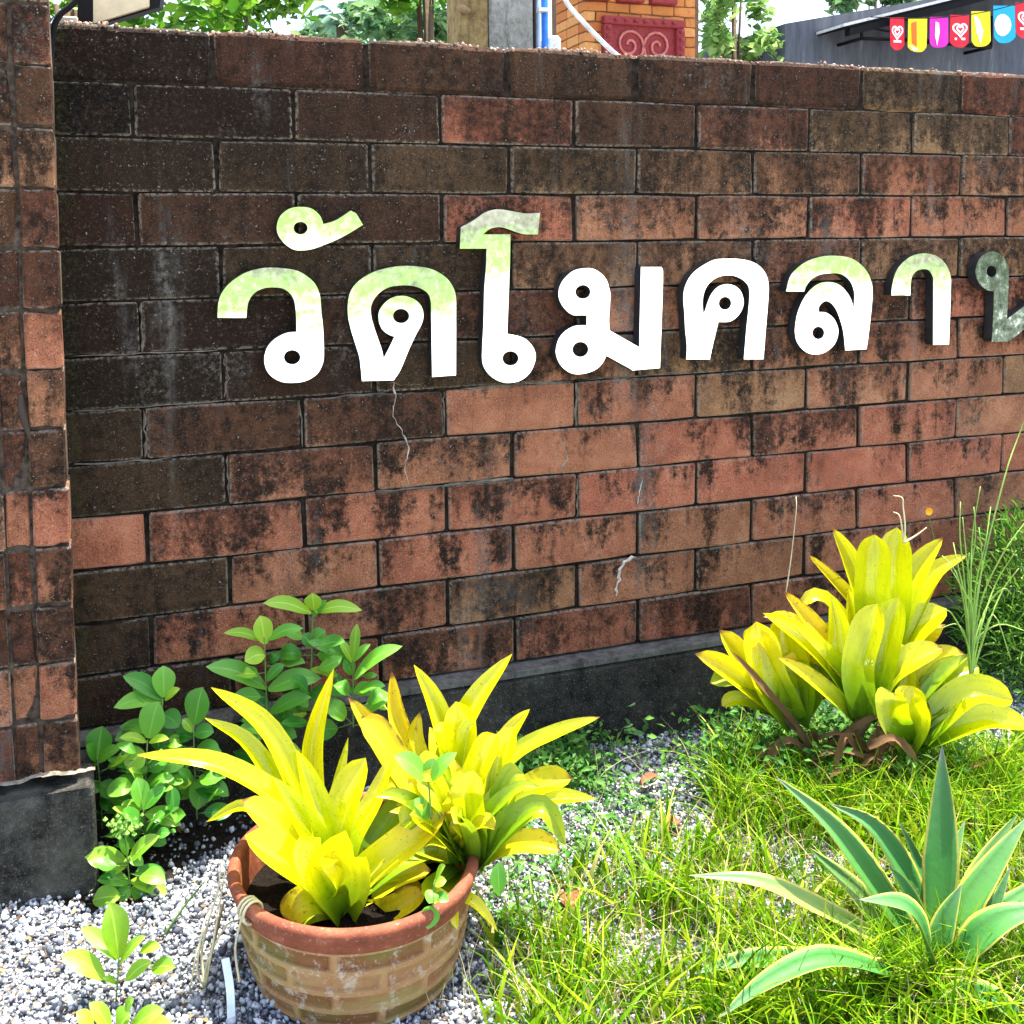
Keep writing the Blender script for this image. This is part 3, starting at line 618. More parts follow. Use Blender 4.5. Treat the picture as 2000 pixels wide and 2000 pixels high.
rosette('bromeliad', 'big yellow bromeliad spreading over the terracotta pot', 'bromeliad', (668, 1775), DP, [
 ([(655, 1745), (640, 1660), (655, 1560), (680, 1440)], 36, 'bromg', [0, .10, .16, .20]),
 ([(650, 1740), (615, 1600), (612, 1450), (652, 1305)], 52, 'brom', [0, .10, .14, .15]),
 ([(655, 1745), (600, 1600), (520, 1430), (412, 1343)], 62, 'brom', [0, .06, .08, .05]),
 ([(650, 1745), (580, 1610), (490, 1460), (400, 1402)], 44, 'brom', [0, .03, .05, .04]),
 ([(650, 1750), (575, 1600), (430, 1500), (267, 1475)], 56, 'brom', [0, -.02, -.05, -.06]),
 ([(660, 1750), (690, 1640), (735, 1560), (768, 1470)], 52, 'brom', [0, .05, .08, .10]),
 ([(660, 1750), (655, 1650), (680, 1555), (714, 1480)], 66, 'brom', [0, .03, .05, .07]),
 ([(655, 1755), (640, 1660), (612, 1560), (580, 1465)], 64, 'brom', [0, .0, .02, .03]),
 ([(655, 1755), (615, 1660), (575, 1590), (530, 1515)], 58, 'brom', [0, -.03, -.03, -.03]),
 ([(655, 1760), (600, 1680), (540, 1615), (472, 1562)], 62, 'bromt', [0, -.05, -.08, -.09]),
 ([(640, 1750), (560, 1630), (480, 1575), (403, 1605)], 30, 'brom', [.0, .05, .08, .08]),
 ([(660, 1778), (720, 1710), (790, 1655), (872, 1588)], 66, 'bromt', [-.03, -.06, -.06, -.04]),
 ([(665, 1780), (760, 1700), (840, 1665), (905, 1668)], 40, 'bromg', [.0, .02, .05, .06]),
 ([(660, 1785), (730, 1745), (790, 1712), (842, 1700)], 46, 'bromo', [.0, .0, .02, .02]),
 ([(670, 1770), (740, 1640), (790, 1560), (800, 1530)], 56, 'bromg', [.02, .08, .13, .15]),
 ([(650, 1775), (600, 1725), (545, 1680), (478, 1632)], 76, 'brom', [-.05, -.11, -.14, -.14]),
 ([(668, 1785), (655, 1720), (640, 1670), (650, 1622)], 112, 'brom', [-.06, -.11, -.13, -.15], .8),
 ([(690, 1795), (750, 1790), (800, 1768), (830, 1740)], 52, 'bromo', [.0, -.05, -.06, -.05]),
 ([(680, 1790), (720, 1775), (780, 1745), (835, 1765)], 60, 'bromo', [.02, .02, .02, .0]),
 ([(690, 1770), (770, 1700), (830, 1690), (880, 1715)], 58, 'bromg', [.06, .09, .12, .13]),
 ([(690, 1760), (790, 1660), (850, 1640), (890, 1655)], 54, 'brom', [.08, .14, .18, .20]),
 ([(655, 1795), (640, 1780), (600, 1790), (570, 1815)], 44, 'bromg', [-.05, -.07, -.08, -.08]),
 ([(650, 1792), (615, 1765), (585, 1775), (560, 1802)], 62, 'bromo', [-.06, -.10, -.12, -.12])], GB, (9, 15, 150, 110, 200, 30, 50, ['bromg', 'bromo', 'brom'], (0.03, 0.16)))
D2 = DP + .10
rosette('bromeliad', 'upright spotted yellow bromeliad behind the pot', 'bromeliad', (880, 1640), D2, [
 ([(880, 1600), (880, 1480), (930, 1370), (1000, 1277)], 58, 'brom', [0, .05, .07, .08]),
 ([(880, 1600), (880, 1490), (850, 1380), (808, 1298)], 52, 'brom', [0, .06, .08, .08]),
 ([(860, 1600), (810, 1500), (775, 1400), (765, 1310)], 46, 'bromo', [0, .08, .12, .13]),
 ([(860, 1610), (790, 1520), (735, 1440), (680, 1362)], 66, 'bromo', [0, .06, .08, .09]),
 ([(850, 1600), (780, 1500), (740, 1440), (705, 1400)], 60, 'bromo', [0, .03, .04, .05]),
 ([(880, 1610), (830, 1520), (810, 1450), (820, 1390)], 48, 'bromo', [0, .05, .07, .08]),
 ([(890, 1600), (900, 1500), (900, 1420), (890, 1370)], 64, 'brom', [0, .02, .03, .04], .8),
 ([(900, 1600), (940, 1530), (965, 1470), (985, 1420)], 76, 'brom', [0, -.02, -.02, 0], .8),
 ([(900, 1600), (960, 1500), (1000, 1430), (1035, 1385)], 42, 'brom', [0, .06, .09, .1]),
 ([(900, 1600), (1000, 1480), (1090, 1430), (1172, 1400)], 36, 'bromt', [0, .04, .05, .05])], GB, (16, 20, 150, 110, 270, 28, 52, ['bromo', 'bromg', 'brom', 'bromt'], (-0.02, 0.16)))
rosette('bromeliad', 'low yellow bromeliad with browned leaf ends beside the pot', 'bromeliad', (920, 1690), DP + .02, [
 ([(920, 1680), (915, 1610), (910, 1550), (925, 1505)], 70, 'brom', [0, -.02, -.02, 0], .8),
 ([(930, 1680), (1000, 1590), (1080, 1560), (1165, 1560)], 44, 'brom', [0, .02, .03, .02]),
 ([(930, 1680), (1000, 1580), (1060, 1535), (1118, 1520)], 56, 'bromo', [0, .05, .07, .07]),
 ([(930, 1690), (990, 1620), (1060, 1580), (1105, 1650)], 54, 'bromg', [0, -.05, -.07, -.08]),
 ([(930, 1690), (980, 1660), (1040, 1650), (1095, 1660)], 48, 'bromo', [0, -.02, -.04, -.06]),
 ([(920, 1690), (880, 1600), (850, 1550), (815, 1520)], 60, 'bromg', [0, -.03, -.04, -.03]),
 ([(930, 1690), (960, 1600), (985, 1560), (1000, 1530)], 56, 'bromg', [0, .0, .01, .02]),
 ([(910, 1690), (860, 1640), (830, 1610), (800, 1590)], 60, 'brom', [0, -.06, -.09, -.1]),
 ([(900, 1700), (880, 1740), (930, 1770), (972, 1820)], 32, 'brom', [0, -.06, -.09, -.1]),
 ([(890, 1700), (840, 1740), (875, 1770), (893, 1815)], 34, 'brom', [0, -.09, -.13, -.15])], GB, (24, -5, 165, 90, 240, 30, 58, ['bromg', 'bromo', 'bromg', 'bromt'], (-0.1, 0.1)))
DR = depth_of(on_z(1610, 1545, GZ))
RB = rosette('bromeliad', 'tall three-tiered yellow bromeliad clump near the wall on the right', 'bromeliad', (1690, 1400), DR, [
 ([(1700, 1290), (1690, 1190), (1660, 1100), (1625, 1030)], 50, 'bromt', [.06, .08, .1, .1]),
 ([(1700, 1290), (1675, 1200), (1630, 1140), (1577, 1083)], 36, 'bromo', [.06, .09, .1, .1]),
 ([(1720, 1290), (1722, 1190), (1725, 1100), (1730, 1030)], 98, 'brom', [.04, .04, .04, .05], .8),
 ([(1730, 1290), (1760, 1190), (1795, 1110), (1842, 1050)], 56, 'bromt', [.06, .08, .1, .1]),
 ([(1740, 1290), (1790, 1190), (1830, 1120), (1890, 1083)], 46, 'bromt', [.06, .1, .12, .12]),
 ([(1680, 1400), (1660, 1310), (1655, 1230), (1640, 1150)], 78, 'brom', [0, .02, .03, .04], .7),
 ([(1680, 1400), (1640, 1310), (1585, 1225), (1530, 1155)], 54, 'bromo', [0, .04, .06, .07]),
 ([(1680, 1400), (1620, 1310), (1555, 1245), (1490, 1198)], 58, 'brom', [0, .0, .0, .0]),
 ([(1700, 1400), (1745, 1300), (1790, 1230), (1848, 1188)], 66, 'brom', [0, .03, .05, .06]),
 ([(1700, 1400), (1760, 1310), (1800, 1260), (1842, 1225)], 48, 'bromo', [0, .05, .08, .09]),
 ([(1700, 1400), (1740, 1330), (1785, 1295), (1843, 1265)], 56, 'bromt', [0, -.02, -.03, -.03]),
 ([(1690, 1400), (1700, 1310), (1715, 1240), (1735, 1165)], 92, 'brom', [-.03, -.05, -.05, -.04], .8),
 ([(1670, 1410), (1620, 1360), (1575, 1322), (1517, 1283)], 42, 'bromo', [-.02, -.05, -.06, -.06])], GB, (16, 25, 160, 120, 280, 30, 52, ['bromt', 'bromo', 'brom'], (0.02, 0.14)))
rosette('bromeliad', 'yellow bromeliad offset leaning left over the wall plinth', 'bromeliad', (1545, 1410), DR + .02, [
 ([(1540, 1410), (1500, 1370), (1450, 1295), (1405, 1230)], 52, 'bromt', [0, .04, .05, .05]),
 ([(1535, 1410), (1490, 1370), (1425, 1320), (1357, 1277)], 50, 'bromt', [0, 0, 0, -.01]),
 ([(1550, 1410), (1530, 1340), (1510, 1270), (1500, 1200)], 104, 'brom', [0, .0, .02, .03], .8),
 ([(1555, 1410), (1570, 1340), (1580, 1290), (1575, 1240)], 80, 'bromg', [.02, .03, .05, .06], .8)], GB, (7, 60, 165, 90, 190, 28, 46, ['bromg', 'bromt', 'bromo'], (0.0, 0.08)))
rosette('bromeliad', 'yellow-green bromeliad offset on the clump, lowest at right', 'bromeliad', (1775, 1455), DR - .05, [
 ([(1785, 1450), (1820, 1380), (1850, 1325), (1912, 1303)], 64, 'bromg', [0, .05, .07, .08]),
 ([(1780, 1450), (1800, 1360), (1830, 1300), (1886, 1278)], 56, 'bromt', [.02, .07, .1, .12]),
 ([(1790, 1455), (1840, 1400), (1900, 1355), (1978, 1368)], 62, 'brom', [0, .0, 0, 0]),
 ([(1790, 1460), (1860, 1430), (1930, 1408), (2010, 1418)], 56, 'brom', [0, -.03, -.04, -.04]),
 ([(1770, 1460), (1765, 1410), (1760, 1370), (1765, 1340)], 88, 'brom', [0, -.04, -.05, -.04], .8),
 ([(1770, 1455), (1810, 1390), (1815, 1345), (1800, 1320)], 66, 'bromg', [.04, .06, .08, .09], .8)], GB, (9, 10, 130, 90, 200, 30, 52, ['bromg', 'bromt', 'bromo'], (0.0, 0.1)))
# dead skirt and stem under the clump
dead = thing('dead_leaf_skirt', 'tangle of brown dead leaves and stalk under the right bromeliads', 'dead leaves', on_z(1620, 1540, GZ))
for pix, wd in ([(1590, 1470), (1540, 1400), (1480, 1330), (1425, 1270)], 16), ([(1620, 1450), (1690, 1410), (1760, 1378)], 14), ([(1600, 1480), (1560, 1430), (1530, 1400)], 14), \
    ([(1640, 1500), (1700, 1470), (1760, 1460), (1830, 1450)], 11), ([(1660, 1540), (1690, 1500), (1720, 1470)], 12), ([(1560, 1540), (1570, 1480), (1560, 1420)], 12), \
    ([(1650, 1520), (1650, 1470), (1630, 1420)], 16), ([(1700, 1500), (1790, 1490), (1880, 1500), (1960, 1470)], 14), ([(1590, 1560), (1600, 1500), (1590, 1450)], 20), ([(1780, 1460), (1850, 1500), (1890, 1545)], 16):
    add_leaf(dead, DR - .05, pix, wd, M['dead'], [random.uniform(-.05, .05) for _ in pix], wav=.1, fold=.4)
rx = random.Random(5)
for k in range(30):
    bx, by = rx.uniform(1560, 1760), rx.uniform(1440, 1540); a = rx.uniform(0, 6.28); L_ = rx.uniform(50, 130)
    add_leaf(dead, DR - rx.uniform(.02, .16), [(bx, by), (bx + math.cos(a) * L_ * .5, by + math.sin(a) * L_ * .22 - 10), (bx + math.cos(a) * L_, by + abs(math.sin(a)) * L_ * .4 + 10)], rx.uniform(6, 17), M['dead'], wav=.2, fold=rx.uniform(.3, 1.1), n=8)
tube('stalk', catmull([at_d(1625, 1560, DR), at_d(1640, 1470, DR), at_d(1690, 1400, DR), at_d(1715, 1290, DR + .05)], 5), [.024, .023, .023, .022, .021] * 3 + [.02], M['drystem'], dead, 8)

# ------------------------------------------------------------------ agave
DA = depth_of(on_z(1825, 1930, GZ))
ag = thing('agave', 'blue-green agave with cream leaf margins rising from the grass', 'agave', on_z(1825, 1930, GZ))
for pix, wd, mat, dd in (
 ([(1825, 1925), (1775, 1830), (1680, 1690), (1611, 1603), (1515, 1517)], 68, 'agave', [0, .06, .10, .12, .13]),
 ([(1828, 1925), (1805, 1800), (1760, 1690), (1700, 1610), (1620, 1570)], 58, 'agave', [0, .09, .15, .18, .2]),
 ([(1828, 1920), (1815, 1780), (1795, 1690), (1755, 1603)], 34, 'agave', [.02, .12, .18, .2]),
 ([(1832, 1920), (1836, 1760), (1842, 1620), (1840, 1455)], 82, 'agave', [.02, .08, .12, .16]),
 ([(1850, 1900), (1880, 1770), (1925, 1680), (1988, 1588)], 46, 'agavey', [.03, .14, .18, .2]),
 ([(1838, 1925), (1870, 1810), (1930, 1710), (2012, 1590)], 70, 'agave', [0, .04, .07, .1]),
 ([(1830, 1930), (1835, 1860), (1852, 1795), (1878, 1728)], 58, 'agave', [-.01, -.02, -.01, 0]),
 ([(1822, 1935), (1812, 1850), (1770, 1772), (1677, 1757)], 58, 'agave', [-.02, -.08, -.1, -.12]),
 ([(1815, 1940), (1720, 1900), (1610, 1878), (1500, 1920), (1405, 1988)], 56, 'agave', [-.02, -.09, -.13, -.16, -.19]),
 ([(1812, 1935), (1690, 1880), (1560, 1880), (1450, 1878), (1352, 1903)], 54, 'agave', [0, 0, -.02, -.03, -.03]),
 ([(1815, 1930), (1700, 1830), (1590, 1770), (1480, 1722), (1345, 1710)], 54, 'agavey', [0, .05, .08, .09, .1]),
 ([(1815, 1925), (1740, 1830), (1670, 1740), (1580, 1655)], 64, 'agavey', [.02, .12, .17, .2]),
 ([(1838, 1940), (1890, 1860), (1960, 1800), (2060, 1770)], 78, 'agave', [0, -.03, -.04, -.04]),
 ([(1840, 1935), (1900, 1830), (1970, 1770), (2060, 1700)], 52, 'agave', [.02, .05, .08, .1]),
 ([(1830, 1920), (1800, 1800), (1765, 1730), (1735, 1690)], 34, 'agave', [.0, .05, .06, .05]),
 ([(1836, 1920), (1850, 1780), (1862, 1680), (1885, 1600)], 36, 'agave', [.04, .14, .2, .24]),
 ([(1820, 1940), (1760, 1900), (1690, 1890), (1600, 1935)], 34, 'agavey', [-.02, -.05, -.06, -.08]),
 ([(1838, 1930), (1890, 1850), (1935, 1790), (1975, 1690)], 40, 'agave', [.02, .0, .02, .04]),
 ([(1825, 1945), (1800, 1930), (1740, 1960), (1690, 2010)], 30, 'dead', [-.03, -.08, -.12, -.15]),
 ([(1838, 1950), (1880, 1940), (1950, 1960), (2030, 2030)], 56, 'agave', [-.03, -.10, -.14, -.18])):
    add_leaf(ag, DA, pix, wd * .84, M[mat], dd, prof=prof_agave, fold=random.uniform(.4, .7), toward=random.uniform(.4, .6), n=20, thick=.004, wav=.012)

# ------------------------------------------------------------------ broadleaf weeds by the wall
def weed(label, D, stem, leaves, mat='weed', name='weed_plant', group='broadleaf weeds along the wall', srad=.0022, cat='weed', prof=prof_oval, extra=0):
    root = thing(name, label, cat, at_d(*stem[0], D), group)
    tube('stem', catmull([at_d(a, b, D) for a, b in stem], 4), srad, M['stem'], root, 5)
    for lf in leaves:
        (bx, by), (tx, ty), wd = lf[:3]; m = lf[3] if len(lf) > 3 else mat; dt = lf[4] if len(lf) > 4 else random.uniform(-.03, .02)
        L_ = math.hypot(tx - bx, ty - by); mid = ((bx + tx) / 2, (by + ty) / 2 - .10 * L_)
        add_leaf(root, D, [(bx, by), mid, (tx, ty)], wd * 1.08, M[m], [0, dt * .6, dt], prof=prof, fold=.22, toward=.6, n=8)
    rx = random.Random(int(stem[0][0] * 7 + stem[0][1]))
    for k in range(extra):
        f = rx.uniform(0.0, .8) * (len(stem) - 1); i0 = int(f); f -= i0; sx0 = stem[i0][0] * (1 - f) + stem[i0 + 1][0] * f; sy0 = stem[i0][1] * (1 - f) + stem[i0 + 1][1] * f
        d0 = rx.uniform(-.07, .05); a = rx.choice((rx.uniform(-.5, .9), math.pi - rx.uniform(-.5, .9))); b0 = rx.uniform(6, 34); L_ = rx.uniform(26, 62)
        bx, by = sx0 + math.cos(a) * b0, sy0 - math.sin(a) * b0 * .8; tx, ty = bx + math.cos(a) * L_, by - math.sin(a) * L_ * .75
        pts_ = [(sx0, sy0), (bx, by)]; tube('petiole', [at_d(*pts_[0], D), at_d(*pts_[1], D + d0)], .0013, M['stem'], root, 4)
        wl_ = L_ * rx.uniform(.5, .78); add_leaf(root, D + d0, [(bx, by), ((bx + tx) / 2, (by + ty) / 2 - rx.uniform(-.05, .16) * L_), (tx, ty)], wl_, M[rx.choice(('weed', 'weedd', 'weedd', 'weed', 'weedl'))], [0, rx.uniform(-.02, .01), rx.uniform(-.04, .03)], prof=prof, fold=rx.uniform(.05, .4), toward=rx.uniform(.2, .75), n=8, wav=.04)
    return root
DW = depth_of(on_y(520, 1450, -.14))
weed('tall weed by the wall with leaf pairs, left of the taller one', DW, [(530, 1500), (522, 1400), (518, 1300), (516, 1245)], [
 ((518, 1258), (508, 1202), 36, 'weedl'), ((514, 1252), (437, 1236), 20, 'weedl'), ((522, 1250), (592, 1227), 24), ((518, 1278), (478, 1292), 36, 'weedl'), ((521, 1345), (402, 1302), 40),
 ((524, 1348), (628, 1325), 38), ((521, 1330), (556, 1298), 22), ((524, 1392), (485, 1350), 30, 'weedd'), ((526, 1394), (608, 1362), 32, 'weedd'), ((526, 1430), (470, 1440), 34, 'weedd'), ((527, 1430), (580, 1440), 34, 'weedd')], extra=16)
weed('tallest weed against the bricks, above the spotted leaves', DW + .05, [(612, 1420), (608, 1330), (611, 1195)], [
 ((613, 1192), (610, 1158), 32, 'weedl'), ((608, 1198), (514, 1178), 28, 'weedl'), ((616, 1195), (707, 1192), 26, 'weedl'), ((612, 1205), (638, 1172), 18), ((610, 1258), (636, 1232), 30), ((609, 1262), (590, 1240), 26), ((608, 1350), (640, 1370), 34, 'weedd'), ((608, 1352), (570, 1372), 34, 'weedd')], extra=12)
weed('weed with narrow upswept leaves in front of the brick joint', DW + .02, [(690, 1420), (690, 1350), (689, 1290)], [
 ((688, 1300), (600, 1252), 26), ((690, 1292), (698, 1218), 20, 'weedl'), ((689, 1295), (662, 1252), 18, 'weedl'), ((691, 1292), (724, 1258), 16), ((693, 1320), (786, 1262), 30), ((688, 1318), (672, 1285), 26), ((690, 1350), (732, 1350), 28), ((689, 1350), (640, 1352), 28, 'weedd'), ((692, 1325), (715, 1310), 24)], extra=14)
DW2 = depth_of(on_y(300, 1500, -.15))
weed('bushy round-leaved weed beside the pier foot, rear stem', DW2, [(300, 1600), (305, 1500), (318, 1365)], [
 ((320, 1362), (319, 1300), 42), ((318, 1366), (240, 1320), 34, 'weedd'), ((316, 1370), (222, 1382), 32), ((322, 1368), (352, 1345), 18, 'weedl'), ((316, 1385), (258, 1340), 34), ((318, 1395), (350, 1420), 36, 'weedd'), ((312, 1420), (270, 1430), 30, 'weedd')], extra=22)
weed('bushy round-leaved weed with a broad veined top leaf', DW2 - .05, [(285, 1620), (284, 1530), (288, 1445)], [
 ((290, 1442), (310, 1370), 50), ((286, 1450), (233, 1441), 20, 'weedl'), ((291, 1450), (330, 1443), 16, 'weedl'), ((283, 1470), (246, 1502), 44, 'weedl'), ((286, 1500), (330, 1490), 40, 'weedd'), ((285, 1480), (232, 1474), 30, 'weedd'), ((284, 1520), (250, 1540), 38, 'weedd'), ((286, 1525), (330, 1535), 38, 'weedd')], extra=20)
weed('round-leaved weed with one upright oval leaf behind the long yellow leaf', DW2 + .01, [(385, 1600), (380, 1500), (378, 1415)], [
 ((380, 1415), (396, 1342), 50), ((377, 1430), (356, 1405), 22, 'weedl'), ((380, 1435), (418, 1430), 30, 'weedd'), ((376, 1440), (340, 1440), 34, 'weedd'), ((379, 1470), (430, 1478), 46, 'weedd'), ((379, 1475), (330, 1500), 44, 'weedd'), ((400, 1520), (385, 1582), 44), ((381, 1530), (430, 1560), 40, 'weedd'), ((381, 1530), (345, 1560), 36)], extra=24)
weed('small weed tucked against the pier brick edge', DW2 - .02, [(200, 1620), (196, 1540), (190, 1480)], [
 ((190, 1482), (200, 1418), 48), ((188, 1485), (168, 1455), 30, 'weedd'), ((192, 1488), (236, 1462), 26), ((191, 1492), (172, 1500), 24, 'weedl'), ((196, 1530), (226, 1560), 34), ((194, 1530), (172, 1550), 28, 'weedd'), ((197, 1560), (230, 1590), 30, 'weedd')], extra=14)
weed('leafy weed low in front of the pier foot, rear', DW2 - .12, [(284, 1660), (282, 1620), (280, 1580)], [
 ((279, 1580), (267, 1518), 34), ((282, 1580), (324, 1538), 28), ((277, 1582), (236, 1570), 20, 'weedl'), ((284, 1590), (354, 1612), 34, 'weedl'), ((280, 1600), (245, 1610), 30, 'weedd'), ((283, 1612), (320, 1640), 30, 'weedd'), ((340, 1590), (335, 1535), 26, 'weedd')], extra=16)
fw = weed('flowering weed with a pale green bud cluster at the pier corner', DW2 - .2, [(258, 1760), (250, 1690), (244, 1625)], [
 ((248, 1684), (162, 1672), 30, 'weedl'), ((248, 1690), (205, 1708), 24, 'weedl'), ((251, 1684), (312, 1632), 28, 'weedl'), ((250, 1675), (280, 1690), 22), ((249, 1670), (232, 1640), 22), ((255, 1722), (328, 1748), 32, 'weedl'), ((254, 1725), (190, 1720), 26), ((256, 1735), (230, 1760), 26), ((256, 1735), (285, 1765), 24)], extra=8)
M['bud'] = simple('pale_buds', (.22, .40, .07), .6)
V, Fc = [], []
for k in range(60):
    p = at_d(244 + random.gauss(0, 15), 1612 + random.gauss(0, 13), DW2 - .2 + random.gauss(0, .010)) - fw.location; r = random.uniform(.004, .0075); b = len(V)
    for dv in ((1, 0, 0), (-1, 0, 0), (0, 1, 0), (0, -1, 0), (0, 0, 1.3), (0, 0, -1)): V.append(p + Vector(dv) * r)
    for f_ in ((0, 2, 4), (2, 1, 4), (1, 3, 4), (3, 0, 4), (2, 0, 5), (1, 2, 5), (3, 1, 5), (0, 3, 5)): Fc.append(tuple(b + q for q in f_))
mesh_obj('bud_cluster', V, Fc, M['bud'], fw)['kind'] = 'stuff'
DS = depth_of(on_z(225, 1965, GZ))
weed('pale seedling with an upright leaf in the open gravel', DS, [(226, 1960), (230, 1910), (232, 1868)], [
 ((232, 1872), (214, 1762), 52, 'weedl'), ((228, 1875), (158, 1812), 30, 'weedl', .05), ((205, 1912), (119, 1866), 38, 'weedl'), ((226, 1920), (200, 1910), 14), ((234, 1880), (285, 1828), 22, 'weedl'), ((245, 1916), (297, 1878), 26, 'weedl'), ((296, 1892), (342, 1890), 30), ((274, 1858), (314, 1850), 22, 'weedl')], 'weedl', 'seedling', 'seedlings in the gravel')
weed('seedling cut by the bottom edge of the picture, nearest', DS - .12, [(235, 2060), (232, 2010)], [
 ((215, 2010), (175, 1958), 30, 'weedl'), ((232, 2010), (255, 1980), 50, 'weedl'), ((250, 2020), (320, 1972), 36, 'weedl'), ((270, 2020), (335, 2000), 36), ((180, 2010), (150, 1975), 26), ((245, 1975), (262, 1950), 20)], 'weedl', 'seedling', 'seedlings in the gravel')
weed('stray green weed growing through the yellow bromeliad leaves', DP - .06, [(842, 1600), (838, 1540), (836, 1525)], [
 ((836, 1526), (770, 1476), 40, 'weed'), ((838, 1526), (848, 1480), 30, 'weed'), ((838, 1528), (892, 1470), 26, 'weed'), ((836, 1600), (810, 1560), 30), ((800, 1620), (835, 1555), 34, 'weedl')])
weed('weed sprig hanging over the right of the pot rim', DP - .2, [(850, 1810), (845, 1770), (850, 1720)], [
 ((850, 1722), (870, 1690), 22, 'weedl'), ((848, 1740), (838, 1765), 26), ((846, 1770), (835, 1815), 34), ((847, 1730), (872, 1720), 20, 'weedl'), ((848, 1750), (876, 1760), 20), ((975, 1750), (972, 1685), 30)], group='broadleaf weeds along the wall')

# small serrated climber on the plinth
cl = thing('creeper_sprig', 'thin creeper sprig standing against the black plinth', 'weed', on_z(1200, 1445, GZ))
DC = depth_of(on_z(1200, 1445, GZ)) - .02
tube('stem', catmull([at_d(a, b, DC) for a, b in ((1192, 1445), (1198, 1400), (1204, 1350), (1212, 1310))], 4), .0016, M['stem'], cl, 5)
M['creeper'] = leaf_material('creeper_leaf', [(0, (.13, .30, .08)), (1, (.22, .42, .16))], .5, .3, .3, vary=.25)
for bx, by, n_ in ((1222, 1320, 5), (1205, 1318, 3), (1222, 1378, 5), (1180, 1430, 5), (1215, 1420, 5), (1160, 1432, 4), (1235, 1432, 3)):
    for k in range(n_):
        a = random.uniform(0, 6.28); L_ = random.uniform(16, 26)
        add_leaf(cl, DC, [(bx, by), (bx + L_ * .5 * math.cos(a), by + L_ * .45 * math.sin(a)), (bx + L_ * math.cos(a), by + L_ * .8 * math.sin(a))], 11, M['creeper'], prof=prof_oval, n=4, cols=2)

def tint_leaf(name, stops, trans=.35, rough=.5):
    s = NT(name); t_ = s.n('Attribute', attribute_name='tint').outputs['Fac']; c = s.ramp(t_, stops)
    s.done(c, rough, .15); s.translucent(c, trans); return s.m
# ------------------------------------------------------------------ gravel
def stones(name, X, size, mat, seed):
    rg = np.random.default_rng(seed); n = len(X)
    ph = (1 + 5 ** .5) / 2
    I = np.array([(-1, ph, 0), (1, ph, 0), (-1, -ph, 0), (1, -ph, 0), (0, -1, ph), (0, 1, ph), (0, -1, -ph), (0, 1, -ph), (ph, 0, -1), (ph, 0, 1), (-ph, 0, -1), (-ph, 0, 1)]) / 1.9
    Fi = np.array([(0, 11, 5), (0, 5, 1), (0, 1, 7), (0, 7, 10), (0, 10, 11), (1, 5, 9), (5, 11, 4), (11, 10, 2), (10, 7, 6), (7, 1, 8), (3, 9, 4), (3, 4, 2), (3, 2, 6), (3, 6, 8), (3, 8, 9), (4, 9, 5), (2, 4, 11), (6, 2, 10), (8, 6, 7), (9, 8, 1)])
    V = I[None] * (1 + rg.uniform(-.42, .42, (n, 12, 1)))
    V *= rg.uniform(.65, 1.25, (n, 1, 3)); q = rg.normal(size=(n, 4)); q /= np.linalg.norm(q, axis=1, keepdims=True)
    a, b, c, d = q.T
    Rm = np.stack([1 - 2 * (c * c + d * d), 2 * (b * c - a * d), 2 * (b * d + a * c), 2 * (b * c + a * d), 1 - 2 * (b * b + d * d), 2 * (c * d - a * b), 2 * (b * d - a * c), 2 * (c * d + a * b), 1 - 2 * (b * b + c * c)], 1).reshape(n, 3, 3)
    V = np.einsum('nij,nkj->nki', Rm, V) * size[:, None, None] + X[:, None]
    Fa = (Fi[None] + (np.arange(n) * 12)[:, None, None]).reshape(-1, 3)
    tint = np.repeat(rg.random(n), 12)
    return np_mesh(name, V.reshape(-1, 3), Fa, mat, tint=tint)
s = NT('crushed_stone'); t_ = s.n('Attribute', attribute_name='tint').outputs['Fac']; pos = s.n('NewGeometry').outputs['Position']
c = s.ramp(t_, [(0, (.06, .065, .08)), (.3, (.20, .215, .25)), (.6, (.48, .50, .53)), (1, (.72, .72, .72))])
c = s.mix(s.math('MULTIPLY', s.sstep(s.noise(pos, 180, 3), .5, .7), .4), c, (.20, .21, .24)); M['stone'] = s.done(c, .85, .25)
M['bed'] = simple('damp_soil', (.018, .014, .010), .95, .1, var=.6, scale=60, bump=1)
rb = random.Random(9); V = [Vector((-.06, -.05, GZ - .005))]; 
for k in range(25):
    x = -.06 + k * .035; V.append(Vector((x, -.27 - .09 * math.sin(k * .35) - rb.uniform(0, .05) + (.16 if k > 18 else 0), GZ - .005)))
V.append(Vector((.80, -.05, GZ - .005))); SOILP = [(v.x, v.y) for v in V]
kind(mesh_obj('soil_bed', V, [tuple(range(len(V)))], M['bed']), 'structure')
N = 88000
XY = np.stack([RNG.uniform(-.55, 3.9, N), RNG.uniform(-1.75, .0, N)], 1)
X = np.concatenate([XY, np.full((N, 1), GZ)], 1); P = project(X)
vis = (P[:, 0] > -80) & (P[:, 0] < 2080) & (P[:, 1] < 2120)
grassy = inside(P, [(1050, 2150), (1120, 1800), (1300, 1740), (1420, 1620), (1600, 1600), (2100, 1560), (2100, 2150)])
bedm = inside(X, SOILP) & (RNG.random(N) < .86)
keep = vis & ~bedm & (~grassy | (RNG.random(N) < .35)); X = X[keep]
X[:, 2] += RNG.uniform(-.004, .008, len(X)) + .006 * np.sin(X[:, 0] * 9) * np.cos(X[:, 1] * 11)
M['crust'] = tint_leaf('sunlit_rim_crumb', [(0, (.20, .10, .07)), (.5, (.38, .23, .16)), (1, (.58, .44, .34))], 0.0)  # pinkish pale colour stands in for sun on the wall top
o = kind(stones('sunlit_rim_crust', CRUST - np.array(wall.location), RNG.uniform(.002, .0065, len(CRUST)), M['crust'], 51), 'stuff'); o.parent = wall
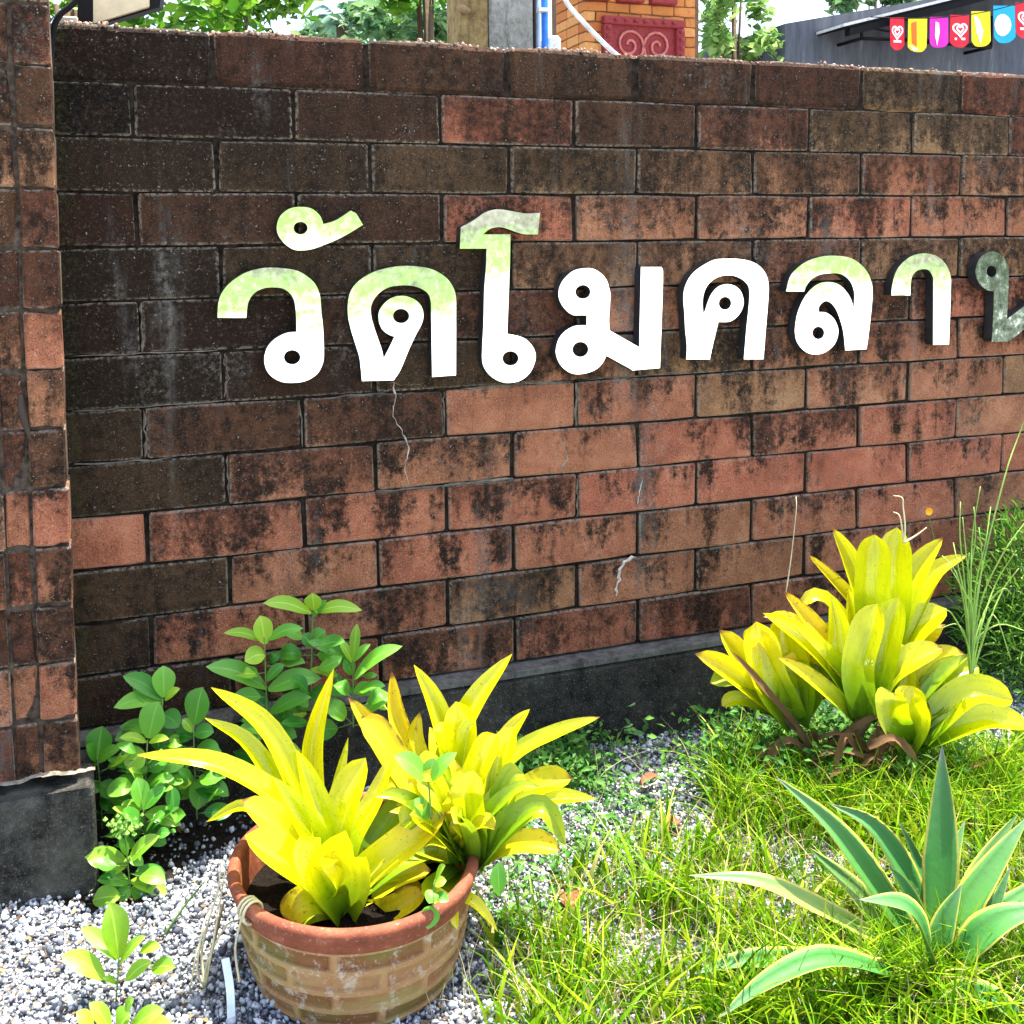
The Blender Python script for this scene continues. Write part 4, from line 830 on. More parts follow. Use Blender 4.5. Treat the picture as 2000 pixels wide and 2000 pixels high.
sz = RNG.uniform(.0030, .0068, len(X)); big = RNG.random(len(X)) < .07; sz[big] = RNG.uniform(.007, .011, big.sum()); X[big, 2] += .003
kind(stones('gravel', X, sz, M['stone'], 5), 'stuff')
# leaf litter and crumbs among the stones
N = 2600; X = np.stack([RNG.uniform(-.3, 3.6, N), RNG.uniform(-1.5, -.08, N), np.full(N, GZ + .010)], 1)
LIT = [X, N]

# ------------------------------------------------------------------ grass
def blades(name, X, L, Wd, lean, mat, seed, segs=3, curve=1.0):
    rg = np.random.default_rng(seed); n = len(X); az = rg.uniform(0, 2 * np.pi, n); dx, dy = np.cos(az), np.sin(az)
    ts = np.linspace(0, 1, segs + 1); fz = rg.uniform(0, np.pi, n)
    V = np.zeros((n, (segs + 1) * 2, 3))
    for i, t in enumerate(ts):
        out = lean * L * t ** (1 + curve); up = L * (t - .35 * np.clip(lean, 0, 1.2) * t ** 2.2)
        w_ = Wd * (1 - t) ** .7 * .5 + .0002
        cx = X[:, 0] + dx * out; cy = X[:, 1] + dy * out; cz = X[:, 2] + up
        sx, sy = np.cos(fz) * w_, np.sin(fz) * w_
        V[:, 2 * i] = np.stack([cx - sx, cy - sy, cz], 1); V[:, 2 * i + 1] = np.stack([cx + sx, cy + sy, cz], 1)
    Fb = np.array([(2 * i, 2 * i + 1, 2 * i + 3, 2 * i + 2) for i in range(segs)])
    Fa = (Fb[None] + (np.arange(n) * (segs + 1) * 2)[:, None, None]).reshape(-1, 4)
    return np_mesh(name, V.reshape(-1, 3), Fa, mat, tint=np.repeat(rg.random(n), (segs + 1) * 2), smooth=True)
M['grass'] = tint_leaf('grass_blade', [(0, (.04, .13, .003)), (.35, (.11, .27, .004)), (.7, (.24, .42, .006)), (.94, (.36, .42, .015)), (1, (.45, .38, .14))])
N = 90000
XY = np.stack([RNG.uniform(.4, 4.0, N), RNG.uniform(-1.8, -.05, N)], 1); X = np.concatenate([XY, np.full((N, 1), GZ)], 1); P = project(X)
dense = inside(P, [(1010, 2200), (1040, 1880), (1150, 1790), (1290, 1740), (1400, 1640), (1440, 1570), (1560, 1560), (1800, 1520), (2100, 1440), (2100, 2200)])
mid_ = inside(P, [(930, 2200), (960, 1800), (1080, 1700), (1300, 1600), (1380, 1500), (1420, 1440), (2100, 1400), (2100, 2200)])
patch = .5 + .5 * np.sin(X[:, 0] * 7.3 + 1.7 * np.sin(X[:, 1] * 5)) * np.cos(X[:, 1] * 8.1 + X[:, 0] * 2)
patch = np.clip((patch + .35 * np.sin(X[:, 0] * 19 + X[:, 1] * 13) - .25) * 1.9, 0, 1)
pr = np.where(dense, .07 + .42 * patch, np.where(mid_, .13 * patch, 0)); keep = RNG.random(N) < pr; X = X[keep]; n_ = len(X)
kind(blades('grass', X, RNG.uniform(.04, .19, n_), np.where(RNG.random(n_) < .45, RNG.uniform(.009, .017, n_), RNG.uniform(.003, .009, n_)), RNG.uniform(.2, 1.0, n_), M['grass'], 11), 'stuff')
N = 4000; XY = np.stack([RNG.uniform(.6, 4.0, N), RNG.uniform(-1.8, -.3, N)], 1); X = np.concatenate([XY, np.full((N, 1), GZ + .004)], 1); X = X[inside(project(X), [(960, 2200), (1000, 1850), (1150, 1760), (1400, 1580), (1560, 1530), (2100, 1440), (2100, 2200)])]
M['thatch'] = tint_leaf('dead_thatch', [(0, (.10, .07, .03)), (.5, (.24, .18, .07)), (1, (.42, .36, .17))], .1)
kind(blades('thatch', X, RNG.uniform(.04, .12, len(X)), RNG.uniform(.002, .005, len(X)), RNG.uniform(1.2, 2.4, len(X)), M['thatch'], 15), 'stuff')
# rank grass round the agave and the pot
X = np.array([tuple(on_z(a, b, GZ)) for a, b in zip(RNG.normal(1800, 95, 700), RNG.normal(1955, 38, 700))] + [tuple(on_z(a, b, GZ)) for a, b in zip(RNG.uniform(1380, 1700, 420), RNG.uniform(1900, 2050, 420))]); n_ = len(X)
kind(blades('grass', X, RNG.uniform(.08, .22, n_), RNG.uniform(.004, .012, n_), RNG.uniform(.2, 1.1, n_), M['grass'], 17, 4), 'stuff')
# fine dry stalks
M['dry'] = tint_leaf('dry_grass', [(0, (.45, .40, .16)), (1, (.70, .64, .38))], .2)
N = 900; pxs = np.stack([RNG.uniform(820, 2000, N), RNG.uniform(1480, 2050, N)], 1)
X = np.array([tuple(on_z(a, b, GZ)) for a, b in pxs]); kind(blades('dry_grass', X, RNG.uniform(.06, .20, N), RNG.uniform(.0009, .0018, N), RNG.uniform(.2, 1.1, N), M['dry'], 12, 4), 'stuff')
# creeping ground cover: little trifoliate leaves
def leaflets(name, X, size, mat, seed, flat=.6):
    rg = np.random.default_rng(seed); n = len(X); nrm = rg.normal(size=(n, 3)) * (1 - flat); nrm[:, 2] = 1; nrm /= np.linalg.norm(nrm, axis=1, keepdims=True)
    a = rg.uniform(0, 2 * np.pi, n); t = np.stack([np.cos(a), np.sin(a), np.zeros(n)], 1); t -= nrm * (t * nrm).sum(1, keepdims=True); t /= np.linalg.norm(t, axis=1, keepdims=True); b = np.cross(nrm, t)
    S = size[:, None]
    V = np.stack([X - t * S, X - b * S * .48 + nrm * S * .12, X + t * S * .95 - nrm * S * .2, X + b * S * .48 + nrm * S * .12], 1)
    Fa = np.concatenate([np.array([[0, 1, 2], [0, 2, 3]])[None] + (np.arange(n) * 4)[:, None, None]]).reshape(-1, 3)
    return np_mesh(name, V.reshape(-1, 3), Fa, mat, tint=np.repeat(rg.random(n), 4))
M['cover'] = tint_leaf('ground_cover_leaf', [(0, (.03, .11, .02)), (.5, (.07, .22, .035)), (1, (.17, .34, .06))])
N = 22000; XY = np.stack([RNG.uniform(.5, 4, N), RNG.uniform(-1.5, -.05, N)], 1); X = np.concatenate([XY, np.full((N, 1), GZ)], 1); P = project(X)
pa = inside(P, [(930, 1400), (1080, 1380), (1130, 1440), (1180, 1520), (1300, 1580), (1330, 1680), (1150, 1780), (1000, 1900), (900, 1800), (900, 1500)])
pb = inside(P, [(1380, 1420), (1440, 1400), (1560, 1450), (1560, 1580), (1420, 1560)]); pc = inside(P, [(400, 1560), (480, 1500), (560, 1480), (560, 1600), (440, 1640)])
pd = inside(P, [(1800, 1500), (2100, 1430), (2100, 1620), (1850, 1620)])
keep = (pa & (RNG.random(N) < .75)) | pb | pc | (pd & (RNG.random(N) < .6)); X = X[keep]; X[:, 2] += RNG.uniform(.005, .05, len(X)) * (.4 + .6 * RNG.random(len(X)))
kind(leaflets('ground_cover', X, RNG.uniform(.008, .019, len(X)), M['cover'], 21), 'stuff')
M['litter'] = tint_leaf('leaf_litter', [(0, (.05, .03, .015)), (.5, (.14, .08, .035)), (1, (.34, .24, .11))], .05)
kind(leaflets('leaf_litter', LIT[0], RNG.uniform(.003, .012, LIT[1]), M['litter'], 33, .75), 'stuff')
# a denser green hummock of creeper at the plinth, right of the spotted bromeliad
N = 3200; X = np.array([tuple(on_z(a, b, GZ)) for a, b in zip(RNG.normal(1060, 70, N), RNG.uniform(1435, 1560, N))]); X[:, 2] += RNG.uniform(.0, .13, N) * RNG.random(N) ** .5
kind(leaflets('creeper_leaves', X, RNG.uniform(.008, .018, N), M['cover'], 23, .35), 'stuff')

N = 7000; X = np.array([tuple(on_z(a, b, GZ)) for a, b in zip(RNG.normal(1620, 130, N), RNG.uniform(1440, 1590, N))]); X[:, 2] += RNG.uniform(.0, .20, N) * RNG.random(N) ** .6
kind(leaflets('undergrowth', X, RNG.uniform(.008, .020, N), M['cover'], 27, .3), 'stuff')
N = 1600; X = np.array([tuple(on_z(a, b, GZ)) for a, b in zip(RNG.uniform(1390, 1990, N), RNG.uniform(1520, 1640, N))])
kind(blades('grass', X, RNG.uniform(.10, .26, N), RNG.uniform(.003, .009, N), RNG.uniform(.2, 1.2, N), M['grass'], 29, 4), 'stuff')
# ------------------------------------------------------------------ loose bits on the ground
M['brownleaf'] = leaf_material('fallen_leaf', [(0, (.22, .07, .03)), (1, (.32, .12, .05))], .7, .3, .1, spots=.4)
def fallen(label, px, py, L, wd, ang, curl=.5):
    p = on_z(px, py, GZ + .02); o = thing('fallen_leaf', label, 'leaf', p, 'fallen brown leaves'); dv = Vector((math.cos(ang), math.sin(ang), 0))
    pts = [Vector((0, 0, 0)) - dv * L / 2, Vector((0, 0, .012)), dv * L / 2 + UP * .006]
    V, Fc, U = leaf_mesh(pts, wd, prof_oval, UP, curl, 8, 4, .05); mesh_obj('blade', V, Fc, M['brownleaf'], o, U, True)
    tube('stalk', [p - dv * L / 2, p - dv * (L / 2 + .025) - UP * .004], .0012, M['drystem'], o, 5)
fallen('curled red-brown leaf on bare gravel left of the agave', 1318, 1618, .055, .045, .4, .9)
fallen('pale red-brown leaf in the grass right of the pot', 1112, 1765, .075, .055, 1.3, .6)
fallen('dark dead leaf lying on gravel below the black plinth', 1270, 1530, .085, .035, .2, .8)
fallen('small brown leaf hidden in grass behind the agave', 1730, 1615, .05, .03, .1, .6)
fallen('russet leaf at the foot of the right bromeliads', 1500, 1555, .09, .05, -.6, .6)
sh = thing('pot_shard', 'curved red clay shard half buried at the bromeliad foot', 'pot shard', on_z(1520, 1580, GZ))
V, Fc = [], []
for i in range(7):
    for j in range(4):
        a = -.5 + i * .17; r = .11 + (.008 if j > 1 else 0); z = (.055 - .004 * i + .004 * math.sin(i * 3)) if j in (1, 2) else 0
        V.append(Vector((r * math.sin(a), -r * math.cos(a) + .06, z)))
for i in range(6):
    for j in range(3): q = i * 4 + j; Fc.append((q, q + 4, q + 5, q + 1))
mesh_obj('shard', V, Fc, M['rim'], sh)
M['strip'] = simple('pale_plastic_strip', (.72, .80, .76), .5)
st = thing('plastic_tag', 'pale plastic strip standing in gravel left of the pot', 'plant tag', on_z(450, 2020, GZ))
V, Fc, U = leaf_mesh(local(st, [at_d(452, 2030, 2.2), at_d(450, 1940, 2.21), at_d(440, 1872, 2.24)]), .017, lambda t: 1, (CAM - st.location).normalized(), .1, 8, 2); mesh_obj('strip', V, Fc, M['strip'], st, U)
def stalks(label, name, cat, base, ends, mat, r=.0018, D=None, group=None):
    D = D or depth_of(on_z(*base, GZ)); o = thing(name, label, cat, at_d(*base, D), group)
    for e in ends:
        pts = [at_d(*base, D)] + [at_d(q[0], q[1], D + random.uniform(-.03, .03)) for q in e]
        pp = catmull(pts, 4); tube('stalk', pp, [r * (1 - .6 * i / len(pp)) for i in range(len(pp))], M[mat], o, 5)
    return o
stalks('bunch of straw and dry stalks leaning on the left of the pot', 'dry_stalk_bunch', 'dry stalks', (400, 1930), [[(415, 1850), (430, 1760), (440, 1700)], [(395, 1850), (425, 1740), (432, 1680)], [(405, 1880), (440, 1810), (470, 1796)], [(385, 1890), (400, 1800), (412, 1780)], [(372, 1960), (380, 1880), (400, 1810)]], 'straw', .0035)
stalks('brown stick leaning against the pot beside the straw', 'stick', 'stick', (398, 1925), [[(420, 1830), (438, 1760)]], 'drystem', .0055)
stalks('single green grass blade lying across the gravel', 'grass_blade', 'grass blade', (315, 1835), [[(360, 1770), (400, 1720)]], 'stem', .004)
stalks('pair of white straws at the foot of the pier', 'straw', 'straw', (45, 1750), [[(60, 1730), (78, 1708)], [(20, 1735), (-20, 1745)]], 'straw', .0028)
stalks('thin pale seed stalk rising in front of the wall bricks', 'seed_stalk', 'grass stalk', (1535, 1160), [[(1545, 1090), (1555, 1000), (1555, 970)]], 'straw', .0022, DR + .1)
stalks('dry curled flower stalk on top of the right bromeliad', 'flower_stalk', 'flower stalk', (1765, 1060), [[(1768, 1030), (1764, 990), (1762, 972), (1745, 968)], [(1758, 1010), (1745, 1000)], [(1790, 1045), (1810, 1030)]], 'straw', .0032, DR)
stalks('brown stick lying in the grass behind the agave', 'stick', 'stick', (1880, 1535), [[(1920, 1540), (1965, 1538)]], 'drystem', .007)
tt = thing('twig', 'dark dead twig stuck in the recess of the pier', 'twig', (-.10, -.26, .85))
tube('stem', catmull([on_y(a, b, -.245) for a, b in ((40, 770), (42, 800), (50, 830), (60, 858))], 4), [.006, .007, .008, .009, .009, .01, .009, .009, .008, .007, .006, .005, .004], M['twig'], tt)
tube('side_shoot', catmull([on_y(a, b, -.243) for a, b in ((42, 800), (32, 815), (28, 830))], 3), .004, M['twig'], tt)

# ------------------------------------------------------------------ feathery shrub, flower and tall grass at the right
DSH = depth_of(Vector((3.35, -.18, GZ)))
sb = thing('feathery_shrub', 'dark feathery-leaved shrub against the wall at the right edge', 'shrub', Vector((3.42, -.2, GZ)))
def needles(name, cen, n, rad, L, wd, mat, parent, seed):
    rg = np.random.default_rng(seed); q = rg.normal(size=(n, 3)); q /= np.linalg.norm(q, axis=1, keepdims=True); q *= (rg.random((n, 1)) ** .45)
    X = cen + q * rad; d = q + rg.normal(size=(n, 3)) * .6 + np.array([0, 0, .5]); d /= np.linalg.norm(d, axis=1, keepdims=True); sdv = np.cross(d, rg.normal(size=(n, 3))); sdv /= np.linalg.norm(sdv, axis=1, keepdims=True)
    L_ = (rg.uniform(.6, 1.3, n) * L)[:, None]
    V = np.stack([X - sdv * wd / 2, X + sdv * wd / 2, X + d * L_ * .6 + sdv * wd * .4, X + d * L_ - np.array([0, 0, .15]) * L_, X + d * L_ * .6 - sdv * wd * .4], 1) - np.array(parent.location)
    return np_mesh(name, V.reshape(-1, 3), np.arange(n * 5).reshape(n, 5), mat, parent, np.repeat(rg.random(n), 5))
M['feather'] = tint_leaf('feathery_leaf', [(0, (.03, .10, .012)), (.5, (.09, .25, .025)), (1, (.26, .46, .06))])
needles('foliage', np.array([3.34, -.24, .02]), 5200, np.array([.40, .20, .40]), .055, .0055, M['feather'], sb, 31)['kind'] = 'stuff'
for k in range(6): tube('stem', catmull([Vector((3.42 + random.uniform(-.05, .05), -.2, GZ)), Vector((3.42 + random.uniform(-.15, .15), -.22, .0)), Vector((3.42 + random.uniform(-.28, .28), -.25, .22))], 5), .005, M['stem'], sb, 5)
M['orange'] = simple('orange_petal', (.85, .36, .01), .6)
fl = thing('orange_flower', 'single orange flower on a thin stalk against the bricks', 'flower', at_d(1812, 1000, DSH - .1))
tube('stem', catmull([at_d(1860, 1160, DSH - .1), at_d(1830, 1070, DSH - .1), at_d(1812, 1002, DSH - .1)], 5), .002, M['stem'], fl, 5)
for k in range(10):
    a = 2 * math.pi * k / 10; c0 = at_d(1812, 998, DSH - .1) - fl.location; ex = Vector((math.cos(a) * .9, -.35 + .1 * math.sin(a), math.sin(a) * .75)) * .02
    V, Fc, U = leaf_mesh([c0, c0 + ex * .6, c0 + ex], .013, prof_oval, Vector((0, -1, .3)).normalized(), .2, 4, 2); mesh_obj('petal', V, Fc, M['orange'], fl, U)
M['tuft'] = simple('tuft_blade', (.26, .42, .08), .6)
tg_ = stalks('tall thin grass tuft with pale seed stems right of the clump', 'tall_grass', 'grass tuft', (1895, 1330), [
 [(1885, 1150), (1875, 1050), (1876, 980)], [(1892, 1150), (1905, 1050), (1902, 990)], [(1905, 1150), (1925, 1060), (1935, 990)], [(1890, 1200), (1870, 1100), (1862, 1060)], [(1910, 1150), (1960, 940), (1990, 850), (2010, 800)], [(1915, 1180), (1960, 1080), (2010, 1010)],
 [(1900, 1200), (1880, 1150), (1850, 1100)], [(1886, 1200), (1868, 1120), (1840, 1085)], [(1898, 1180), (1888, 1090), (1880, 1010)], [(1908, 1180), (1918, 1100), (1912, 1030)], [(1915, 1230), (1945, 1140), (1985, 1075)], [(1893, 1270), (1872, 1220), (1830, 1230)], [(1900, 1260), (1950, 1220), (2010, 1235)], [(1896, 1150), (1900, 1040), (1915, 950)], [(1902, 1220), (1890, 1130), (1893, 1080)], [(1905, 1250), (1930, 1180), (1960, 1150), (1975, 1160)], [(1930, 1220), (1960, 1150), (1990, 1110)], [(1910, 1280), (1940, 1200), (1975, 1290)], [(1890, 1260), (1860, 1200), (1840, 1190)]], 'tuft', .0030, DR - .02)

# ------------------------------------------------------------------ beyond the wall
# floodlight on the wall top with its black cable
def solid_quadbox(name, corners, back, mat, parent):
    c = [Vector(p) for p in corners]; V = c + [p + Vector(back) for p in c]
    V = [v - parent.location for v in V]
    return mesh_obj(name, V, [(0, 1, 2, 3), (7, 6, 5, 4), (0, 4, 5, 1), (1, 5, 6, 2), (2, 6, 7, 3), (3, 7, 4, 0)], mat, parent)
M['beige'] = simple('beige_lamp_face', (.55, .46, .30), .6, var=.15)
yl = .06
fd = thing('floodlight', 'beige fronted floodlight tilted on the wall top by the pier', 'floodlight', on_y(165, 40, yl))
solid_quadbox('lamp_face', [on_y(a, b, yl) for a, b in ((182, 46), (292, 12), (292, -40), (182, -12))], (0.0, .02, .0), M['beige'], fd)
solid_quadbox('housing', [on_y(a, b, yl + .021) for a, b in ((165, 56), (312, 14), (318, -60), (165, -20))], (0.02, .12, .02), M['black'], fd)
solid_quadbox('end_cap', [on_y(a, b, yl - .004) for a, b in ((150, 58), (182, 50), (182, -16), (152, -8))], (0, .1, 0), M['black'], fd)
tube('bracket', [on_y(165, 48, yl + .05), on_y(160, 74, yl + .05)], .012, M['black'], fd)
cb = tag(tube('power_cable', catmull([on_y(a, b, -.02) for a, b in ((170, -20), (140, 10), (118, 28), (106, 50), (101, 80), (99, 110), (99, 150))], 5), .0085, M['black']), 'black cable drooping from the floodlight down beside the pier', 'cable')
solid = box_bm(.05, .05, .03, .004); bmesh.ops.translate(solid, vec=on_y(134, 46, .05), verts=solid.verts)
tag(bm_obj('mortar_lump', solid, M['filler']), 'pale square lump of mortar on the wall top by the cable', 'mortar lump')

# concrete post with peg, pipes
YP = 1.5
p0 = on_y(900, 60, YP); p1 = on_y(957, 60, YP - .0); p2 = on_y(1042, 60, YP)
M['yellow_side'] = concrete_material('yellow_concrete', (.16, .10, .035), (.52, .37, .15), .3); M['pale'] = concrete_material('pale_concrete_post', (.13, .125, .10), (.52, .50, .44), .5)
post = thing('concrete_post', 'square pale post with a yellow side behind the wall', 'post', (p1.x, YP, GZ))
wl = (p1 - p0).length; wr = (p2 - p1).x
box('shaft', (p1.x, YP, GZ), (p2.x, YP + .2, 4.2), M['pale'], post, .008)
box('yellow_facing', (p0.x, YP + .01, GZ), (p1.x - .003, YP + .19, 4.2), M['yellow_side'], post, .006)  # left side of the post in a yellower concrete
pg = on_y(905, 18, YP - .01); tube('peg', [pg + Vector((-.03, -.03, 0)), pg + Vector((.03, .03, 0))], .018, M['drystem'], post, 8)
def vpipe(name, label, px, rad_, mat, y, ztop=4.2, cat='pipe'):
    x = on_y(px, 60, y).x; return tag(tube(name, [Vector((x, y, GZ)), Vector((x, y, 1.5)), Vector((x, y, ztop))], rad_, M[mat], None, 10), label, cat)
vpipe('cable_conduit', 'black conduit running up the right side of the post', 1043, .010, 'black', YP + .02)
M['greyblue'] = simple('grey_blue_pipe', (.30, .38, .50), .4)
vpipe('water_pipe', 'grey-blue water pipe beside the black conduit', 1051, .012, 'greyblue', YP + .03); vpipe('water_pipe', 'bright blue water pipe right of the grey one', 1064, .017, 'blue', YP + .02)
zc = on_y(1064, 20, YP).z
box('pipe_clip', (on_y(1050, 20, YP).x, YP - .02, zc - .008), (on_y(1072, 20, YP).x, YP + .04, zc + .008), M['white'])
tag(bpy.data.objects['pipe_clip'], 'white clip strapped across the two water pipes', 'clip')
x0 = on_y(1070, 80, YP).x; x1 = on_y(1098, 80, YP).x; zt = on_y(1085, 68, YP).z
tag(box('junction_box', (x0, YP, zt - .25), (x1, YP + .1, zt), M['white'], None, .015), 'white box at the foot of the blue pipe', 'junction box')
tag(tube('white_hose', catmull([on_y(a, b, 1.3) for a, b in ((1095, -20), (1110, 10), (1150, 55), (1190, 95), (1225, 125))], 5), .012, M['white']), 'white hose slanting down across the orange brick tower', 'hose')

# orange brick tower with a carved red panel
YT = 4.0
cx0 = on_y(1141, 60, YT).x; cx1 = on_y(1370, 60, YT).x
d_ = ray(1073, 60); dep = (cx0 - CAM.x) / (d_.x / d_.y) + CAM.y - YT
tower = thing('brick_tower', 'orange brick tower with a carved red panel behind the wall', 'tower', ((cx0 + cx1) / 2, YT + dep / 2, GZ))
M['obrick'] = NT('orange_brick'); s = M['obrick']; oi = s.n('ObjectInfo').outputs['Random']; pos = s.n('NewGeometry').outputs['Position']
c = s.ramp(oi, [(0, (.42, .13, .035)), (.6, (.56, .21, .06)), (1, (.64, .30, .10))]); c = s.mix(s.math('MULTIPLY', s.sstep(s.noise(pos, 30, 4), .5, .7), .4), c, (.30, .11, .04)); M['obrick'] = s.done(c, .9, .2)
M['carve'] = simple('carved_red_clay', (.26, .03, .032), .7, .3, var=.3, scale=60)
box('core', (cx0 + .015, YT + .015, GZ), (cx1 - .015, YT + dep - .015, 3.9), simple('tower_mortar', (.16, .09, .05), .9), tower)
bh, bl = .075, .19
tb = brick_meshes(bl - .007, bh - .007, .10, 4, 'brick'); tbh = brick_meshes(bl / 2 - .007, bh - .007, .10, 2, 'brick'); sb_ = brick_meshes(bl - .007, bh - .007, .10, 3, 'brick')
for me in tb + tbh + sb_: me.materials.append(M['obrick'])
for r in range(17):
    z = 2.5 + bh * (r + .5); x = cx0; i = 0
    if r % 2: o = place_brick(random.choice(tbh), (x + bl / 4, YT + .05, z), 0, 0, tower, .001); x += bl / 2
    while x + bl * .6 < cx1:
        me = tb if x + bl <= cx1 + .01 else tbh; wd = bl if me is tb else bl / 2
        place_brick(random.choice(me), (x + wd / 2, YT + .05, z), 0, 0, tower, .001); x += wd
    y = YT + .10 + (0 if r % 2 else -.0)
    while y + bl < YT + dep + .02:
        o = place_brick(random.choice(sb_), (cx0 + .05, y + bl / 2, z), 0, 0, tower, .001); o.rotation_euler = (0, 0, math.pi / 2); y += bl
pa0 = on_y(1178, 30, YT - .03); pa1 = on_y(1336, 125, YT - .03)
pn = box('carved_panel', (pa0.x + .05, YT - .012, pa0.z - .60), (pa1.x - .05, YT + .02, pa0.z - .05), M['carve'], tower)
for lo, hi in (((pa0.x, pa0.z - .06), (pa1.x, pa0.z)), ((pa0.x, pa0.z - .6), (pa0.x + .07, pa0.z - .062)), ((pa1.x - .07, pa0.z - .6), (pa1.x, pa0.z - .062))):
    box('panel_frame', (lo[0], YT - .05, lo[1]), (hi[0], YT + .02, hi[1]), M['carve'], tower, .008)
for k in range(6):
    for xx in (pa0.x + .035, pa1.x - .035):
        bm = box_bm(.035, .03, .03, .008); bmesh.ops.translate(bm, vec=Vector((xx, YT - .055, pa0.z - .09 - k * .06)) - tower.location, verts=bm.verts); bm_obj('stud', bm, M['carve'], tower)
for k in range(7):
    bm = box_bm(.035, .03, .025, .008); bmesh.ops.translate(bm, vec=Vector((pa0.x + .1 + k * (pa1.x - pa0.x - .2) / 6, YT - .055, pa0.z - .03)) - tower.location, verts=bm.verts); bm_obj('stud', bm, M['carve'], tower)
M['carvel'] = simple('carved_relief', (.52, .15, .12), .7)
for sgn in (-1, 1):
    cxm = (pa0.x + pa1.x) / 2 + sgn * .12; cz = pa0.z - .20
    tube('scroll', [Vector((cxm + sgn * (.015 + .011 * a) * math.cos(a * 1.0), YT - .02, cz + (.015 + .011 * a) * math.sin(a))) for a in [i * .45 for i in range(24)]], .011, M['carvel'], tower, 6)
for k in range(3):
    box('cornice_block', (cx0 - .02 + k * .28, YT - .06, on_y(1250, 8, YT).z), (cx0 + .2 + k * .28, YT + .02, on_y(1250, -14, YT).z), M['carve'], tower, .01)

# grey building with eave and bunting
YG = 8.0
gx0 = on_y(1533, 90, YG).x; gz0 = on_y(1533, 46, YG).z; gA = on_y(1850, -8, YG)
s = NT('grey_render'); pos = s.n('NewGeometry').outputs['Position']; mp = s.n('Mapping'); s.l(pos, mp.inputs[0]); mp.inputs['Scale'].default_value = (7, 7, 1.2); n = s.noise(mp.outputs[0], 1, 5, .7)
M['grey'] = s.done(s.ramp(n, [(.3, (.045, .05, .062)), (.6, (.10, .108, .128)), (.8, (.26, .27, .29))]), .9, .2)
slope = (gA.z - gz0) / (gA.x - gx0); gx1 = gx0 + 5.5
bld = thing('grey_building', 'grey rendered building with a sloping eave behind the wall', 'building', (gx0 + 2.5, YG + 2, GZ))
V = [Vector(v) - bld.location for v in [(gx0, YG, GZ), (gx1, YG, GZ), (gx1, YG, gz0 + slope * 5.5), (gx0, YG, gz0), (gx0, YG + 4, GZ), (gx1, YG + 4, GZ), (gx1, YG + 4, gz0 + slope * 5.5), (gx0, YG + 4, gz0)]]
mesh_obj('wall', V, [(0, 1, 2, 3), (5, 4, 7, 6), (4, 0, 3, 7), (1, 5, 6, 2), (3, 2, 6, 7), (0, 4, 5, 1)], M['grey'], bld)
# the eave: thin sheet carried forward of the wall on black brackets
M['sheet'] = simple('roof_sheet', (.60, .58, .56), .5); ye = YG - .5
e0 = on_y(1648, 46, ye); e1 = on_y(1900, -16, ye); es = (e1.z - e0.z) / (e1.x - e0.x); e2 = Vector((e0.x + 4.5, ye, e0.z + es * 4.5))
def slab(name, a, b, y0, y1, th, mat):
    V = [Vector(v) - bld.location for v in [(a.x, y0, a.z), (b.x, y0, b.z), (b.x, y1, b.z), (a.x, y1, a.z), (a.x, y0, a.z - th), (b.x, y0, b.z - th), (b.x, y1, b.z - th), (a.x, y1, a.z - th)]]
    return mesh_obj(name, V, [(0, 1, 2, 3), (7, 6, 5, 4), (4, 5, 1, 0), (5, 6, 2, 1), (6, 7, 3, 2), (7, 4, 0, 3)], mat, bld)
slab('eave', e0, e2, ye, YG - .003, .035, M['sheet'])
slab('eave_shade_sheet', e0 + Vector((.02, 0, -.038)), e2 + Vector((0, 0, -.038)), ye + .01, YG - .004, .012, M['black']); dz = Vector((0, 0, -.04)); slab('rafter', e0 + Vector((.12, 0, -.037)), e2 + dz, ye + .03, ye + .12, .09, M['black'])  # black sheet added under the eave to darken its bounce-lit underside
def bar(a, b, r=.022): tube('bracket', [a, b], r, M['black'], bld, 6)
b0 = on_y(1683, 50, ye + .08); b1 = on_y(1683, 75, ye + .08); b2 = on_y(1780, 78, ye + .08); b3 = on_y(1935, 92, ye + .08); b4 = on_y(1760, 66, ye + .08); b5 = on_y(1935, 70, ye + .08)
bar(b0, b1); bar(b1, b2); bar(b2, b3, .03); bar(b0, b4, .016); bar(b3, b5 + Vector((0, 0, .25)))
for k in range(2): bar((b1 if k == 0 else b3), Vector(((b1 if k == 0 else b3).x, YG, (b1 if k == 0 else b3).z)))
